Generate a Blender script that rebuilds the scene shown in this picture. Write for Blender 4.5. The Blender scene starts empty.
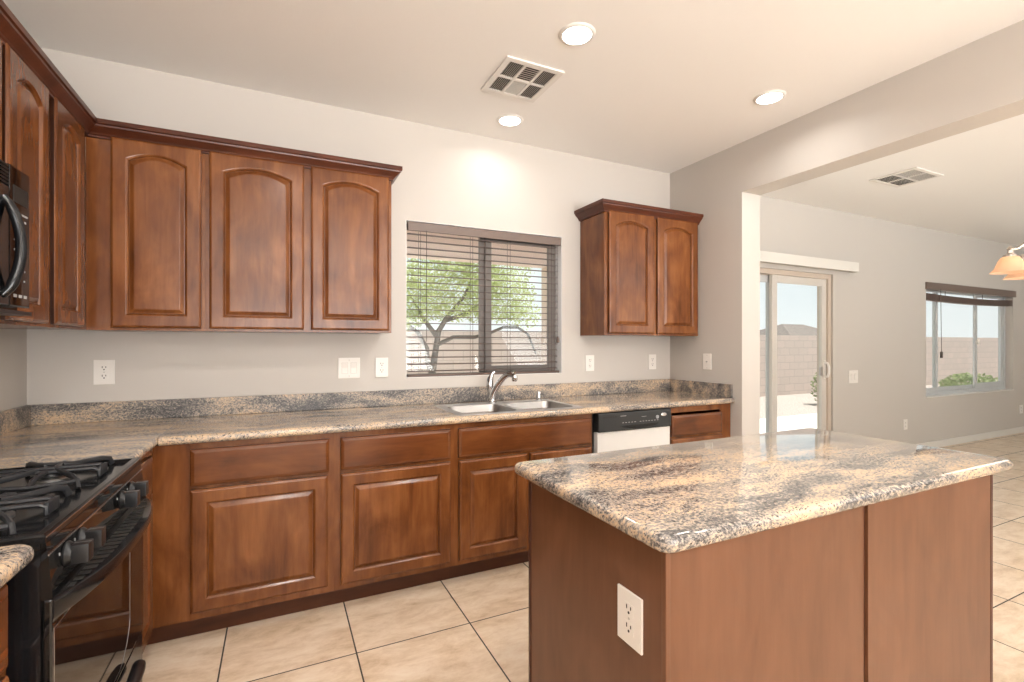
import bpy, bmesh, math, random
from math import radians as R, pi, sin, cos
from mathutils import Vector, Matrix

# ------------------------------------------------------------------ camera, sky, sun, exposure
scene = bpy.context.scene
COL = scene.collection
EYE = 1.3039
cam_d = bpy.data.cameras.new('camera')
cam_d.sensor_width = 36.0
cam_d.lens = 485.33 * 36.0 / 1024.0
cam_d.shift_y = 0.0031
cam_d.clip_start = 0.02
cam_d.clip_end = 300
cam = bpy.data.objects.new('camera', cam_d)
COL.objects.link(cam)
cam.location = (0, 0, EYE)
cam.rotation_euler = (R(90), 0, R(-25.72))
scene.camera = cam

vs = scene.view_settings
vs.view_transform = 'Standard'
vs.look = 'None'
vs.gamma = 1.0
vs.use_curve_mapping = False
vs.exposure = 0.0

world = bpy.data.worlds.new('sky')
scene.world = world
world.use_nodes = True
wn = world.node_tree.nodes
wl = world.node_tree.links
wn.clear()
w_out = wn.new('ShaderNodeOutputWorld')
w_bg = wn.new('ShaderNodeBackground')
w_tc = wn.new('ShaderNodeTexCoord')
w_sep = wn.new('ShaderNodeSeparateXYZ')
w_ramp = wn.new('ShaderNodeValToRGB')
w_noise = wn.new('ShaderNodeTexNoise')
w_mix = wn.new('ShaderNodeMixRGB')
w_noise.inputs['Scale'].default_value = 3.0
w_noise.inputs['Detail'].default_value = 6
w_ramp.color_ramp.elements[0].position = 0.0
w_ramp.color_ramp.elements[0].color = (0.93, 0.95, 0.95, 1)
w_ramp.color_ramp.elements[1].position = 0.35
w_ramp.color_ramp.elements[1].color = (0.58, 0.71, 0.80, 1)
w_r2 = wn.new('ShaderNodeValToRGB')
w_r2.color_ramp.elements[0].position = 0.45
w_r2.color_ramp.elements[1].position = 0.7
w_mix.inputs['Color2'].default_value = (0.95, 0.96, 0.97, 1)
wl.new(w_tc.outputs['Generated'], w_sep.inputs[0])
wl.new(w_sep.outputs['Z'], w_ramp.inputs[0])
wl.new(w_tc.outputs['Generated'], w_noise.inputs['Vector'])
wl.new(w_noise.outputs['Fac'], w_r2.inputs[0])
wl.new(w_r2.outputs['Color'], w_mix.inputs['Fac'])
wl.new(w_ramp.outputs['Color'], w_mix.inputs['Color1'])
wl.new(w_mix.outputs['Color'], w_bg.inputs['Color'])
w_bg.inputs['Strength'].default_value = 1.15
wl.new(w_bg.outputs[0], w_out.inputs['Surface'])

def add_light(name, kind, loc, rot, energy, color=(1, 1, 1), parent=None, **kw):
    d = bpy.data.lights.new(name, kind)
    d.energy = energy
    d.color = color
    for k, v in kw.items():
        setattr(d, k, v)
    o = bpy.data.objects.new(name, d)
    COL.objects.link(o)
    o.location = loc
    o.rotation_euler = rot
    if parent:
        o.parent = parent
    return o

# sun high behind the house and to the right
add_light('sun', 'SUN', (6, -6, 12), (R(9), R(18), 0), 8.0, (1.0, 0.95, 0.88), angle=R(0.6))
# added fill lamps by the unseen rear wall, tilted up to brighten the ceiling
add_light('rear_fill', 'AREA', (1.6, -4.35, 1.35), (R(143), 0, 0), 560, (1.0, 0.985, 0.965), shape='RECTANGLE', size=5.0, size_y=2.0, spread=R(125))
add_light('dining_fill', 'AREA', (7.0, -4.35, 1.35), (R(143), 0, 0), 250, (0.88, 0.96, 1.0), shape='RECTANGLE', size=4.0, size_y=2.0, spread=R(125))
LAMP_W = 11.5

# ------------------------------------------------------------------ main measures (metres)
D = 3.111        # kitchen back wall
XL = -1.088      # left wall
XR = 2.978       # right wing wall face
XR2 = 3.165      # its far face
D2 = 3.195       # dining back wall
YW = 2.405       # end of the wing wall
ZC = 2.743
ZH = 2.39
DX = 11.6        # dining right wall
YR = -4.5        # rear wall
WT = 0.15
rnd = random.Random(7)

# ------------------------------------------------------------------ materials
def new_mat(name):
    m = bpy.data.materials.new(name)
    m.use_nodes = True
    nt = m.node_tree
    b = nt.nodes['Principled BSDF']
    return m, nt, b

def pmat(name, col, rough=0.5, metal=0.0, coat=0.0, emit=None, estr=0.0, spec=None, bump=None, var=None):
    """plain principled material, optionally with a fine noise bump (scale, strength, distance) and colour variation"""
    m, nt, b = new_mat(name)
    b.inputs['Base Color'].default_value = (*col, 1)
    b.inputs['Roughness'].default_value = rough
    b.inputs['Metallic'].default_value = metal
    b.inputs['Coat Weight'].default_value = coat
    b.inputs['Coat Roughness'].default_value = 0.08
    if spec is not None:
        b.inputs['Specular IOR Level'].default_value = spec
    if emit:
        b.inputs['Emission Color'].default_value = (*emit, 1)
        b.inputs['Emission Strength'].default_value = estr
    tc = nt.nodes.new('ShaderNodeTexCoord')
    if bump:
        n = nt.nodes.new('ShaderNodeTexNoise')
        n.inputs['Scale'].default_value = bump[0]
        n.inputs['Detail'].default_value = 4
        bp = nt.nodes.new('ShaderNodeBump')
        bp.inputs['Strength'].default_value = bump[1]
        bp.inputs['Distance'].default_value = bump[2]
        nt.links.new(tc.outputs['Object'], n.inputs['Vector'])
        nt.links.new(n.outputs['Fac'], bp.inputs['Height'])
        nt.links.new(bp.outputs['Normal'], b.inputs['Normal'])
    if var:
        n = nt.nodes.new('ShaderNodeTexNoise')
        n.inputs['Scale'].default_value = var[0]
        n.inputs['Detail'].default_value = 5
        r = nt.nodes.new('ShaderNodeValToRGB')
        r.color_ramp.elements[0].position = 0.3
        r.color_ramp.elements[1].position = 0.7
        r.color_ramp.elements[0].color = (*[c * (1 - var[1]) for c in col], 1)
        r.color_ramp.elements[1].color = (*[min(1, c * (1 + var[1])) for c in col], 1)
        nt.links.new(tc.outputs['Object'], n.inputs['Vector'])
        nt.links.new(n.outputs['Fac'], r.inputs['Fac'])
        nt.links.new(r.outputs['Color'], b.inputs['Base Color'])
    return m

def wood_mat(name, axis, c_dark, c_mid, c_light, rough=0.3, coat=0.25, spec=0.35):
    """stained timber; grain runs along axis (0 x, 2 z)"""
    m, nt, b = new_mat(name)
    N, L = nt.nodes, nt.links
    tc = N.new('ShaderNodeTexCoord')
    oi = N.new('ShaderNodeObjectInfo')
    mul = N.new('ShaderNodeMath'); mul.operation = 'MULTIPLY'; mul.inputs[1].default_value = 23.0
    add = N.new('ShaderNodeVectorMath'); add.operation = 'ADD'
    L.new(oi.outputs['Random'], mul.inputs[0])
    L.new(tc.outputs['Object'], add.inputs[0])
    L.new(mul.outputs[0], add.inputs[1])
    mp = N.new('ShaderNodeMapping')
    sc = [26.0, 26.0, 26.0]; sc[axis] = 2.6
    mp.inputs['Scale'].default_value = sc
    L.new(add.outputs[0], mp.inputs['Vector'])
    n1 = N.new('ShaderNodeTexNoise'); n1.inputs['Scale'].default_value = 1.6; n1.inputs['Detail'].default_value = 7; n1.inputs['Roughness'].default_value = 0.62
    n1.inputs['Distortion'].default_value = 0.5
    L.new(mp.outputs[0], n1.inputs['Vector'])
    mp2 = N.new('ShaderNodeMapping')
    sc2 = [7.0, 7.0, 7.0]; sc2[axis] = 3.0
    mp2.inputs['Scale'].default_value = sc2
    L.new(add.outputs[0], mp2.inputs['Vector'])
    n2 = N.new('ShaderNodeTexNoise'); n2.inputs['Scale'].default_value = 1.0; n2.inputs['Detail'].default_value = 6; n2.inputs['Distortion'].default_value = 0.8
    L.new(mp2.outputs[0], n2.inputs['Vector'])
    mix = N.new('ShaderNodeMixRGB'); mix.inputs['Fac'].default_value = 0.68
    L.new(n1.outputs['Fac'], mix.inputs['Color1'])
    L.new(n2.outputs['Fac'], mix.inputs['Color2'])
    r = N.new('ShaderNodeValToRGB')
    r.color_ramp.elements[0].position = 0.34; r.color_ramp.elements[0].color = (*c_dark, 1)
    r.color_ramp.elements[1].position = 0.66; r.color_ramp.elements[1].color = (*c_light, 1)
    e = r.color_ramp.elements.new(0.5); e.color = (*c_mid, 1)
    L.new(mix.outputs[0], r.inputs['Fac'])
    L.new(r.outputs['Color'], b.inputs['Base Color'])
    b.inputs['Roughness'].default_value = rough
    b.inputs['Coat Weight'].default_value = coat
    b.inputs['Coat Roughness'].default_value = 0.16
    b.inputs['Specular IOR Level'].default_value = spec
    bp = N.new('ShaderNodeBump'); bp.inputs['Strength'].default_value = 0.06; bp.inputs['Distance'].default_value = 0.001
    L.new(n1.outputs['Fac'], bp.inputs['Height'])
    L.new(bp.outputs['Normal'], b.inputs['Normal'])
    return m

def granite_mat(name, shift=0.0, coat=0.2, rough=0.10):
    m, nt, b = new_mat(name)
    N, L = nt.nodes, nt.links
    tc = N.new('ShaderNodeTexCoord')
    warp = N.new('ShaderNodeTexNoise'); warp.inputs['Scale'].default_value = 2.2; warp.inputs['Detail'].default_value = 3
    L.new(tc.outputs['Object'], warp.inputs['Vector'])
    wv = N.new('ShaderNodeVectorMath'); wv.operation = 'MULTIPLY_ADD'
    wv.inputs[1].default_value = (0.25, 0.25, 0.25)
    L.new(warp.outputs['Color'], wv.inputs[0]); L.new(tc.outputs['Object'], wv.inputs[2])
    mp = N.new('ShaderNodeMapping'); mp.inputs['Scale'].default_value = (1.6, 7.5, 7.5); mp.inputs['Rotation'].default_value = (0, 0, R(12))
    L.new(wv.outputs[0], mp.inputs['Vector'])
    big = N.new('ShaderNodeTexNoise'); big.inputs['Scale'].default_value = 1.5; big.inputs['Detail'].default_value = 4; big.inputs['Roughness'].default_value = 0.55
    L.new(mp.outputs[0], big.inputs['Vector'])
    mp2 = N.new('ShaderNodeMapping'); mp2.inputs['Scale'].default_value = (0.85, 1.15, 1.15); mp2.inputs['Rotation'].default_value = (0, 0, R(12))
    L.new(wv.outputs[0], mp2.inputs['Vector'])
    fine = N.new('ShaderNodeTexNoise'); fine.inputs['Scale'].default_value = 110; fine.inputs['Detail'].default_value = 6; fine.inputs['Roughness'].default_value = 0.80
    L.new(mp2.outputs[0], fine.inputs['Vector'])
    # value = fine + 0.75 * (big - 0.5)
    s1 = N.new('ShaderNodeMath'); s1.operation = 'MULTIPLY_ADD'; s1.inputs[1].default_value = 0.62; s1.inputs[2].default_value = -0.31 + shift
    L.new(big.outputs['Fac'], s1.inputs[0])
    s2 = N.new('ShaderNodeMath'); s2.operation = 'ADD'
    L.new(s1.outputs[0], s2.inputs[0]); L.new(fine.outputs['Fac'], s2.inputs[1])
    r = N.new('ShaderNodeValToRGB')
    els = r.color_ramp.elements
    els[0].position = 0.30; els[0].color = (0.055, 0.052, 0.052, 1)
    els[1].position = 0.72; els[1].color = (0.70, 0.56, 0.41, 1)
    for p, c in ((0.38, (0.15, 0.138, 0.13, 1)), (0.46, (0.36, 0.31, 0.265, 1)), (0.53, (0.58, 0.42, 0.275, 1)), (0.61, (0.66, 0.47, 0.30, 1))):
        e = els.new(p); e.color = c
    L.new(s2.outputs[0], r.inputs['Fac'])
    vo = N.new('ShaderNodeTexVoronoi'); vo.inputs['Scale'].default_value = 300
    L.new(mp2.outputs[0], vo.inputs['Vector'])
    sp = N.new('ShaderNodeSeparateColor'); L.new(vo.outputs['Color'], sp.inputs[0])
    r2 = N.new('ShaderNodeValToRGB'); r2.color_ramp.interpolation = 'CONSTANT'
    r2.color_ramp.elements[0].position = 0.0; r2.color_ramp.elements[0].color = (1, 1, 1, 1)
    r2.color_ramp.elements[1].position = 0.06; r2.color_ramp.elements[1].color = (0, 0, 0, 1)
    L.new(sp.outputs[0], r2.inputs['Fac'])
    fm = N.new('ShaderNodeMixRGB'); fm.inputs['Color2'].default_value = (0.075, 0.062, 0.055, 1)
    L.new(r2.outputs['Color'], fm.inputs['Fac']); L.new(r.outputs['Color'], fm.inputs['Color1'])
    L.new(fm.outputs[0], b.inputs['Base Color'])
    b.inputs['Roughness'].default_value = rough
    b.inputs['Coat Weight'].default_value = coat
    b.inputs['Coat IOR'].default_value = 1.6
    b.inputs['Coat Roughness'].default_value = 0.03
    return m

def tile_mat(name):
    m, nt, b = new_mat(name)
    N, L = nt.nodes, nt.links
    tc = N.new('ShaderNodeTexCoord')
    sx = N.new('ShaderNodeSeparateXYZ'); L.new(tc.outputs['Object'], sx.inputs[0])
    def math_(op, a, bb=None, c=None):
        n = N.new('ShaderNodeMath'); n.operation = op
        for i, v in enumerate((a, bb, c)):
            if v is None: continue
            if isinstance(v, (int, float)): n.inputs[i].default_value = v
            else: L.new(v, n.inputs[i])
        return n.outputs[0]
    PX, PY, OX, OY, G = 0.509, 0.500, 0.298, 2.130, 0.0062
    ux = math_('DIVIDE', math_('SUBTRACT', sx.outputs['X'], OX), PX)
    uy = math_('DIVIDE', math_('SUBTRACT', sx.outputs['Y'], OY), PY)
    fx = math_('FLOOR', ux); fy = math_('FLOOR', uy)
    ex = math_('ABSOLUTE', math_('SUBTRACT', math_('FRACT', ux), 0.5))
    ey = math_('ABSOLUTE', math_('SUBTRACT', math_('FRACT', uy), 0.5))
    g = math_('GREATER_THAN', math_('MAXIMUM', ex, ey), 0.5 - G / 2 / 0.505)
    cb = N.new('ShaderNodeCombineXYZ'); L.new(fx, cb.inputs[0]); L.new(fy, cb.inputs[1])
    wn_ = N.new('ShaderNodeTexWhiteNoise'); wn_.noise_dimensions = '2D'; L.new(cb.outputs[0], wn_.inputs['Vector'])
    off = N.new('ShaderNodeVectorMath'); off.operation = 'MULTIPLY_ADD'; off.inputs[1].default_value = (9, 9, 9)
    L.new(wn_.outputs['Color'], off.inputs[0]); L.new(tc.outputs['Object'], off.inputs[2])
    mp = N.new('ShaderNodeMapping'); mp.inputs['Scale'].default_value = (1.0, 2.3, 1.0); mp.inputs['Rotation'].default_value = (0, 0, R(14))
    L.new(off.outputs[0], mp.inputs['Vector'])
    n1 = N.new('ShaderNodeTexNoise'); n1.inputs['Scale'].default_value = 4.6; n1.inputs['Detail'].default_value = 9; n1.inputs['Roughness'].default_value = 0.74; n1.inputs['Distortion'].default_value = 0.25
    L.new(mp.outputs[0], n1.inputs['Vector'])
    r = N.new('ShaderNodeValToRGB'); els = r.color_ramp.elements
    els[0].position = 0.30; els[0].color = (0.50, 0.35, 0.22, 1)
    els[1].position = 0.72; els[1].color = (0.84, 0.72, 0.58, 1)
    for p, c in ((0.42, (0.65, 0.49, 0.34, 1)), (0.55, (0.76, 0.61, 0.46, 1))):
        e = els.new(p); e.color = c
    L.new(n1.outputs['Fac'], r.inputs['Fac'])
    mx = N.new('ShaderNodeMixRGB'); mx.inputs['Color2'].default_value = (0.045, 0.035, 0.028, 1)
    L.new(g, mx.inputs['Fac']); L.new(r.outputs['Color'], mx.inputs['Color1'])
    L.new(mx.outputs[0], b.inputs['Base Color'])
    rr = math_('MULTIPLY_ADD', g, 0.5, 0.30)
    L.new(rr, b.inputs['Roughness'])
    inv = math_('SUBTRACT', 1.0, g)
    h = math_('MULTIPLY_ADD', n1.outputs['Fac'], 0.15, inv)
    bp = N.new('ShaderNodeBump'); bp.inputs['Strength'].default_value = 0.25; bp.inputs['Distance'].default_value = 0.002
    L.new(h, bp.inputs['Height']); L.new(bp.outputs['Normal'], b.inputs['Normal'])
    return m

def block_mat(name):
    m, nt, b = new_mat(name)
    N, L = nt.nodes, nt.links
    tc = N.new('ShaderNodeTexCoord')
    sx = N.new('ShaderNodeSeparateXYZ'); L.new(tc.outputs['Object'], sx.inputs[0])
    cb = N.new('ShaderNodeCombineXYZ'); L.new(sx.outputs['X'], cb.inputs[0]); L.new(sx.outputs['Z'], cb.inputs[1])
    br = N.new('ShaderNodeTexBrick')
    br.inputs['Scale'].default_value = 1.0
    br.inputs['Brick Width'].default_value = 0.4
    br.inputs['Row Height'].default_value = 0.2
    br.inputs['Mortar Size'].default_value = 0.008
    br.inputs['Color1'].default_value = (0.56, 0.45, 0.40, 1)
    br.inputs['Color2'].default_value = (0.51, 0.42, 0.375, 1)
    br.inputs['Mortar'].default_value = (0.42, 0.355, 0.32, 1)
    L.new(cb.outputs[0], br.inputs['Vector'])
    L.new(br.outputs['Color'], b.inputs['Base Color'])
    b.inputs['Roughness'].default_value = 0.9
    return m

def glass_mat(name, tint=(0.96, 0.98, 0.97), refl=1.0, rough=0.0):
    """thin window glass: sees straight through, mirrors at grazing angles"""
    m = bpy.data.materials.new(name)
    m.use_nodes = True
    nt = m.node_tree; N, L = nt.nodes, nt.links
    N.clear()
    out = N.new('ShaderNodeOutputMaterial')
    tr = N.new('ShaderNodeBsdfTransparent'); tr.inputs['Color'].default_value = (*tint, 1)
    gl = N.new('ShaderNodeBsdfGlossy'); gl.inputs['Roughness'].default_value = rough
    lw = N.new('ShaderNodeLayerWeight'); lw.inputs['Blend'].default_value = 0.5
    fr = N.new('ShaderNodeMath'); fr.operation = 'POWER'; fr.inputs[1].default_value = 5.0
    L.new(lw.outputs['Facing'], fr.inputs[0])
    mu = N.new('ShaderNodeMath'); mu.operation = 'MULTIPLY_ADD'; mu.inputs[1].default_value = 0.5 * refl; mu.inputs[2].default_value = 0.03
    mx = N.new('ShaderNodeMixShader')
    L.new(fr.outputs[0], mu.inputs[0]); L.new(mu.outputs[0], mx.inputs[0])
    L.new(tr.outputs[0], mx.inputs[1]); L.new(gl.outputs[0], mx.inputs[2])
    L.new(mx.outputs[0], out.inputs['Surface'])
    return m

M = {}
M['wall'] = pmat('wall_paint', (0.545, 0.505, 0.462), 0.55, bump=(90, 0.10, 0.004))
M['ceiling'] = pmat('ceiling_paint', (0.86, 0.84, 0.815), 0.7, bump=(60, 0.12, 0.004))
M['trim'] = pmat('trim_paint', (0.72, 0.69, 0.64), 0.4)
M['wood'] = wood_mat('stained_wood_vertical', 2, (0.092, 0.0265, 0.0065), (0.168, 0.0545, 0.0145), (0.25, 0.090, 0.0265), 0.26, 0.14)
M['woodh'] = wood_mat('stained_wood_horizontal', 0, (0.076, 0.0205, 0.0053), (0.132, 0.0395, 0.0105), (0.195, 0.064, 0.018), 0.26, 0.14)
M['crown'] = wood_mat('stained_crown_wood', 0, (0.055, 0.014, 0.006), (0.085, 0.022, 0.009), (0.125, 0.034, 0.014), 0.34, 0.08)
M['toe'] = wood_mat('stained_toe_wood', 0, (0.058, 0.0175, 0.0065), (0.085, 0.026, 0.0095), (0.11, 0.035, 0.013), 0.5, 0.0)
M['edge_dark'] = wood_mat('dark_edge_wood', 2, (0.030, 0.009, 0.0035), (0.040, 0.012, 0.0045), (0.052, 0.016, 0.006), 0.3, 0.1)  # darker wood tone for door and drawer edges and groove faces
M['panel'] = wood_mat('veneer_panel', 2, (0.120, 0.048, 0.022), (0.152, 0.063, 0.030), (0.178, 0.076, 0.038), 0.38, 0.1)
M['panel_dark'] = wood_mat('veneer_trim', 2, (0.05, 0.016, 0.009), (0.07, 0.022, 0.012), (0.09, 0.03, 0.016), 0.4, 0.1)
M['granite'] = granite_mat('granite', -0.018, 0.2, 0.12)
M['granite_i'] = granite_mat('granite_island', -0.048, 0.5, 0.06)
M['granite_d'] = granite_mat('granite_splash', -0.075, 0.0, 0.38)
M['tile'] = tile_mat('travertine_tile')
M['seam'] = pmat('seam_filler', (0.06, 0.05, 0.045), 0.6)
M['black'] = pmat('black_enamel', (0.008, 0.008, 0.009), 0.12, spec=0.4)
M['black_glass'] = pmat('black_glass', (0.004, 0.004, 0.004), 0.03, spec=0.5)
M['black_matte'] = pmat('black_plastic', (0.010, 0.010, 0.011), 0.35)
M['iron'] = pmat('cast_iron', (0.022, 0.023, 0.026), 0.42, bump=(220, 0.2, 0.001))
M['grey_metal'] = pmat('burner_metal', (0.45, 0.44, 0.43), 0.35, 1.0)
M['silver'] = pmat('silver_edge', (0.75, 0.75, 0.76), 0.25, 1.0)
M['steel'] = pmat('brushed_steel', (0.66, 0.66, 0.66), 0.48, 1.0)
M['bowl'] = pmat('satin_steel', (0.40, 0.39, 0.38), 0.38, 1.0)
M['return'] = pmat('window_return_paint', (0.80, 0.79, 0.78), 0.5)
M['chrome'] = pmat('chrome', (0.62, 0.63, 0.64), 0.10, 1.0)
M['nickel'] = pmat('brushed_nickel', (0.55, 0.50, 0.45), 0.25, 1.0)
M['dw_panel'] = pmat('charcoal_plastic', (0.020, 0.022, 0.0235), 0.35)
M['white'] = pmat('white_plastic', (0.80, 0.76, 0.71), 0.35)
M['white_enamel'] = pmat('white_enamel', (0.74, 0.72, 0.69), 0.3)
M['slot'] = pmat('dark_slot', (0.02, 0.018, 0.016), 0.6)
M['print'] = pmat('white_print', (0.42, 0.42, 0.42), 0.5)
M['vent'] = pmat('vent_enamel', (0.76, 0.73, 0.69), 0.4)
M['vent_dark'] = pmat('vent_inside', (0.03, 0.028, 0.026), 0.8)
M['vent_mid'] = pmat('vent_louvre', (0.50, 0.47, 0.43), 0.5)
M['lens'] = pmat('lamp_lens', (0.9, 0.9, 0.9), 0.4, emit=(1, 0.97, 0.93), estr=9.0)
M['blind'] = pmat('faux_wood_blind', (0.115, 0.075, 0.060), 0.45)
M['blind_val'] = pmat('blind_valance', (0.16, 0.115, 0.095), 0.4)
M['cord'] = pmat('blind_cord', (0.10, 0.08, 0.07), 0.8)
M['wframe'] = pmat('aluminium_window_frame', (0.22, 0.19, 0.17), 0.4)
M['wframe2'] = pmat('pale_window_frame', (0.52, 0.53, 0.53), 0.4)
M['dframe'] = pmat('almond_door_frame', (0.55, 0.46, 0.38), 0.4)
M['pframe'] = pmat('pale_door_frame', (0.60, 0.56, 0.51), 0.4)
M['glass'] = glass_mat('window_glass')
M['shade'] = pmat('amber_glass_shade', (0.80, 0.60, 0.45), 0.3, emit=(1.0, 0.62, 0.38), estr=0.06)
nt_ = M['shade'].node_tree
tl_ = nt_.nodes.new('ShaderNodeBsdfTranslucent'); tl_.inputs['Color'].default_value = (0.92, 0.70, 0.52, 1)
mx_ = nt_.nodes.new('ShaderNodeMixShader'); mx_.inputs[0].default_value = 0.5
nt_.links.new(nt_.nodes['Principled BSDF'].outputs[0], mx_.inputs[1]); nt_.links.new(tl_.outputs[0], mx_.inputs[2])
nt_.links.new(mx_.outputs[0], nt_.nodes['Material Output'].inputs['Surface'])
M['bulb'] = pmat('lit_bulb', (1, 0.9, 0.8), 0.4, emit=(1, 0.88, 0.72), estr=7.0)
M['stucco'] = pmat('stucco', (0.78, 0.62, 0.55), 0.9, bump=(60, 0.2, 0.01))
M['gravel'] = pmat('gravel', (0.42, 0.36, 0.325), 0.95, bump=(22, 0.9, 0.05), var=(30, 0.35))
M['concrete'] = pmat('concrete', (0.72, 0.70, 0.67), 0.9, var=(6, 0.08))
M['block'] = block_mat('concrete_block')
M['bark'] = pmat('bark', (0.17, 0.15, 0.14), 0.9, bump=(40, 0.6, 0.02))
M['leaf'] = pmat('leaf', (0.46, 0.52, 0.22), 0.6, var=(3.0, 0.35))
M['leaf2'] = pmat('shrub_leaf', (0.22, 0.27, 0.12), 0.6, var=(5.0, 0.35))
M['roof'] = pmat('roof_tile', (0.17, 0.14, 0.125), 0.9, var=(3, 0.2))
for k in ('leaf', 'leaf2'):
    nt_ = M[k].node_tree
    pb_ = nt_.nodes['Principled BSDF']
    tl_ = nt_.nodes.new('ShaderNodeBsdfTranslucent')
    tl_.inputs['Color'].default_value = (0.66, 0.72, 0.38, 1) if k == 'leaf' else (0.36, 0.40, 0.22, 1)
    mx_ = nt_.nodes.new('ShaderNodeMixShader'); mx_.inputs[0].default_value = 0.5
    nt_.links.new(pb_.outputs[0], mx_.inputs[1]); nt_.links.new(tl_.outputs[0], mx_.inputs[2])
    nt_.links.new(mx_.outputs[0], nt_.nodes['Material Output'].inputs['Surface'])

# ------------------------------------------------------------------ mesh helpers
def nb():
    return bmesh.new()

def add_box(bm, x0, x1, y0, y1, z0, z1, bev=0.0, seg=2):
    r = bmesh.ops.create_cube(bm, size=1.0)
    vs_ = r['verts']
    for v in vs_:
        v.co = Vector(((x0 + x1) / 2 + v.co.x * (x1 - x0), (y0 + y1) / 2 + v.co.y * (y1 - y0), (z0 + z1) / 2 + v.co.z * (z1 - z0)))
    if bev > 0:
        es = set()
        for v in vs_:
            es.update(v.link_edges)
        bmesh.ops.bevel(bm, geom=list(es), offset=bev, segments=seg, profile=0.7, affect='EDGES')
    return bm

def box(*a, **k):
    return add_box(nb(), *a, **k)

def add_loft(bm, loops, close_start=True, close_end=True, closed=True, second=()):
    """loops: lists of 3-D points of equal length, skinned one after another"""
    vl = [[bm.verts.new(p) for p in lp] for lp in loops]
    n = len(vl[0])
    for q, (a, b) in enumerate(zip(vl[:-1], vl[1:])):
        for i in range(n if closed else n - 1):
            j = (i + 1) % n
            f = bm.faces.new((a[i], a[j], b[j], b[i]))
            if q in second: f.material_index = 1
    if close_start and closed:
        bm.faces.new(list(reversed(vl[0])))
    if close_end and closed:
        bm.faces.new(vl[-1])
    return bm

def fix(bm):
    bmesh.ops.remove_doubles(bm, verts=bm.verts, dist=1e-6)
    bmesh.ops.recalc_face_normals(bm, faces=bm.faces)
    return bm

def add_lathe(bm, prof, n=24, origin=(0, 0, 0), mat=None):
    """prof: (r, z) from bottom to top, turned about z"""
    o = Vector(origin)
    rings = []
    for r, z in prof:
        if r < 1e-6:
            p = Vector((0, 0, z)); rings.append([bm.verts.new(o + (mat @ p if mat else p))])
        else:
            ring = []
            for i in range(n):
                p = Vector((r * cos(2 * pi * i / n), r * sin(2 * pi * i / n), z))
                ring.append(bm.verts.new(o + (mat @ p if mat else p)))
            rings.append(ring)
    for a, b in zip(rings[:-1], rings[1:]):
        for i in range(n):
            j = (i + 1) % n
            if len(a) == 1 and len(b) == 1: continue
            if len(a) == 1: bm.faces.new((a[0], b[j], b[i]))
            elif len(b) == 1: bm.faces.new((a[i], a[j], b[0]))
            else: bm.faces.new((a[i], a[j], b[j], b[i]))
    bmesh.ops.recalc_face_normals(bm, faces=bm.faces)
    return bm

def lathe(prof, n=24, **k):
    return add_lathe(nb(), prof, n, **k)

def add_tube(bm, pts, rad, n=10, flat=None):
    """round tube along a polyline; rad number or list; flat=(a,b) scales the section's two axes"""
    pts = [Vector(p) for p in pts]
    rads = rad if isinstance(rad, (list, tuple)) else [rad] * len(pts)
    up = Vector((0, 0, 1))
    loops = []
    prev = None
    for i, p in enumerate(pts):
        t = (pts[min(i + 1, len(pts) - 1)] - pts[max(i - 1, 0)]).normalized()
        if prev is None:
            a = t.cross(up)
            if a.length < 1e-3: a = t.cross(Vector((1, 0, 0)))
        else:
            a = prev - t * prev.dot(t)
        a.normalize(); prev = a
        b = t.cross(a)
        fa, fb = flat or (1, 1)
        loops.append([p + (a * cos(2 * pi * k / n) * fa + b * sin(2 * pi * k / n) * fb) * rads[i] for k in range(n)])
    add_loft(bm, loops)
    bmesh.ops.recalc_face_normals(bm, faces=bm.faces)
    return bm

def tube(*a, **k):
    return add_tube(nb(), *a, **k)

def obj(name, bm, mat, parent=None, smooth=False, loc=None):
    me = bpy.data.meshes.new(name)
    bm.normal_update()
    bm.to_mesh(me)
    bm.free()
    me.materials.append(M[mat] if isinstance(mat, str) else mat)
    if smooth:
        for p in me.polygons: p.use_smooth = True
        try:
            me.set_sharp_from_angle(angle=R(38))
        except Exception:
            pass
    o = bpy.data.objects.new(name, me)
    COL.objects.link(o)
    if parent: o.parent = parent
    if loc: o.location = loc
    return o

def thing(name, label, cat, loc=(0, 0, 0), rotz=0.0, group=None):
    o = bpy.data.objects.new(name, None)
    o.empty_display_size = 0.05
    COL.objects.link(o)
    o.location = loc
    o.rotation_euler = (0, 0, rotz)
    tag(o, label, cat, group)
    return o

def tag(o, label, cat, group=None):
    o['label'] = label
    o['category'] = cat
    if group: o['group'] = group
    return o

def struct(name, bm, mat, label=None, cat=None, smooth=False):
    o = obj(name, bm, mat, None, smooth)
    o['kind'] = 'structure'
    if label: o['label'] = label
    if cat: o['category'] = cat
    return o

def copy_tree(o, parent=None):
    c = o.copy()
    COL.objects.link(c)
    c.parent = parent
    for ch in list(o.children):
        copy_tree(ch, c)
    return c

# ------------------------------------------------------------------ room shell
struct('floor', box(XL - WT, DX + WT, YR - WT, D2 + 0.2, -0.12, 0.0), 'tile', 'beige travertine look tiles with thin dark grout lines', 'floor')
struct('ceiling', box(XL - WT, DX + WT, YR - WT, D2 + 0.2, ZC, ZC + 0.15), 'ceiling', 'pale textured ceiling over the kitchen and dining area', 'ceiling')
struct('wall_left', box(XL - WT, XL, YR, D + WT, 0, ZC), 'wall', 'plain beige wall behind the range and microwave', 'wall')

# kitchen back wall with the window opening
KW = (0.741, 1.914, 1.087, 2.105)
bm = nb()
for a in ((XL, KW[0], 0, ZC), (KW[1], XR2, 0, ZC), (KW[0], KW[1], 0, KW[2]), (KW[0], KW[1], KW[3], ZC)):
    add_box(bm, a[0], a[1], D, D + WT, a[2], a[3])
struct('wall_back', bm, 'wall', 'beige wall with the kitchen window over the sink', 'wall')

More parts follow.
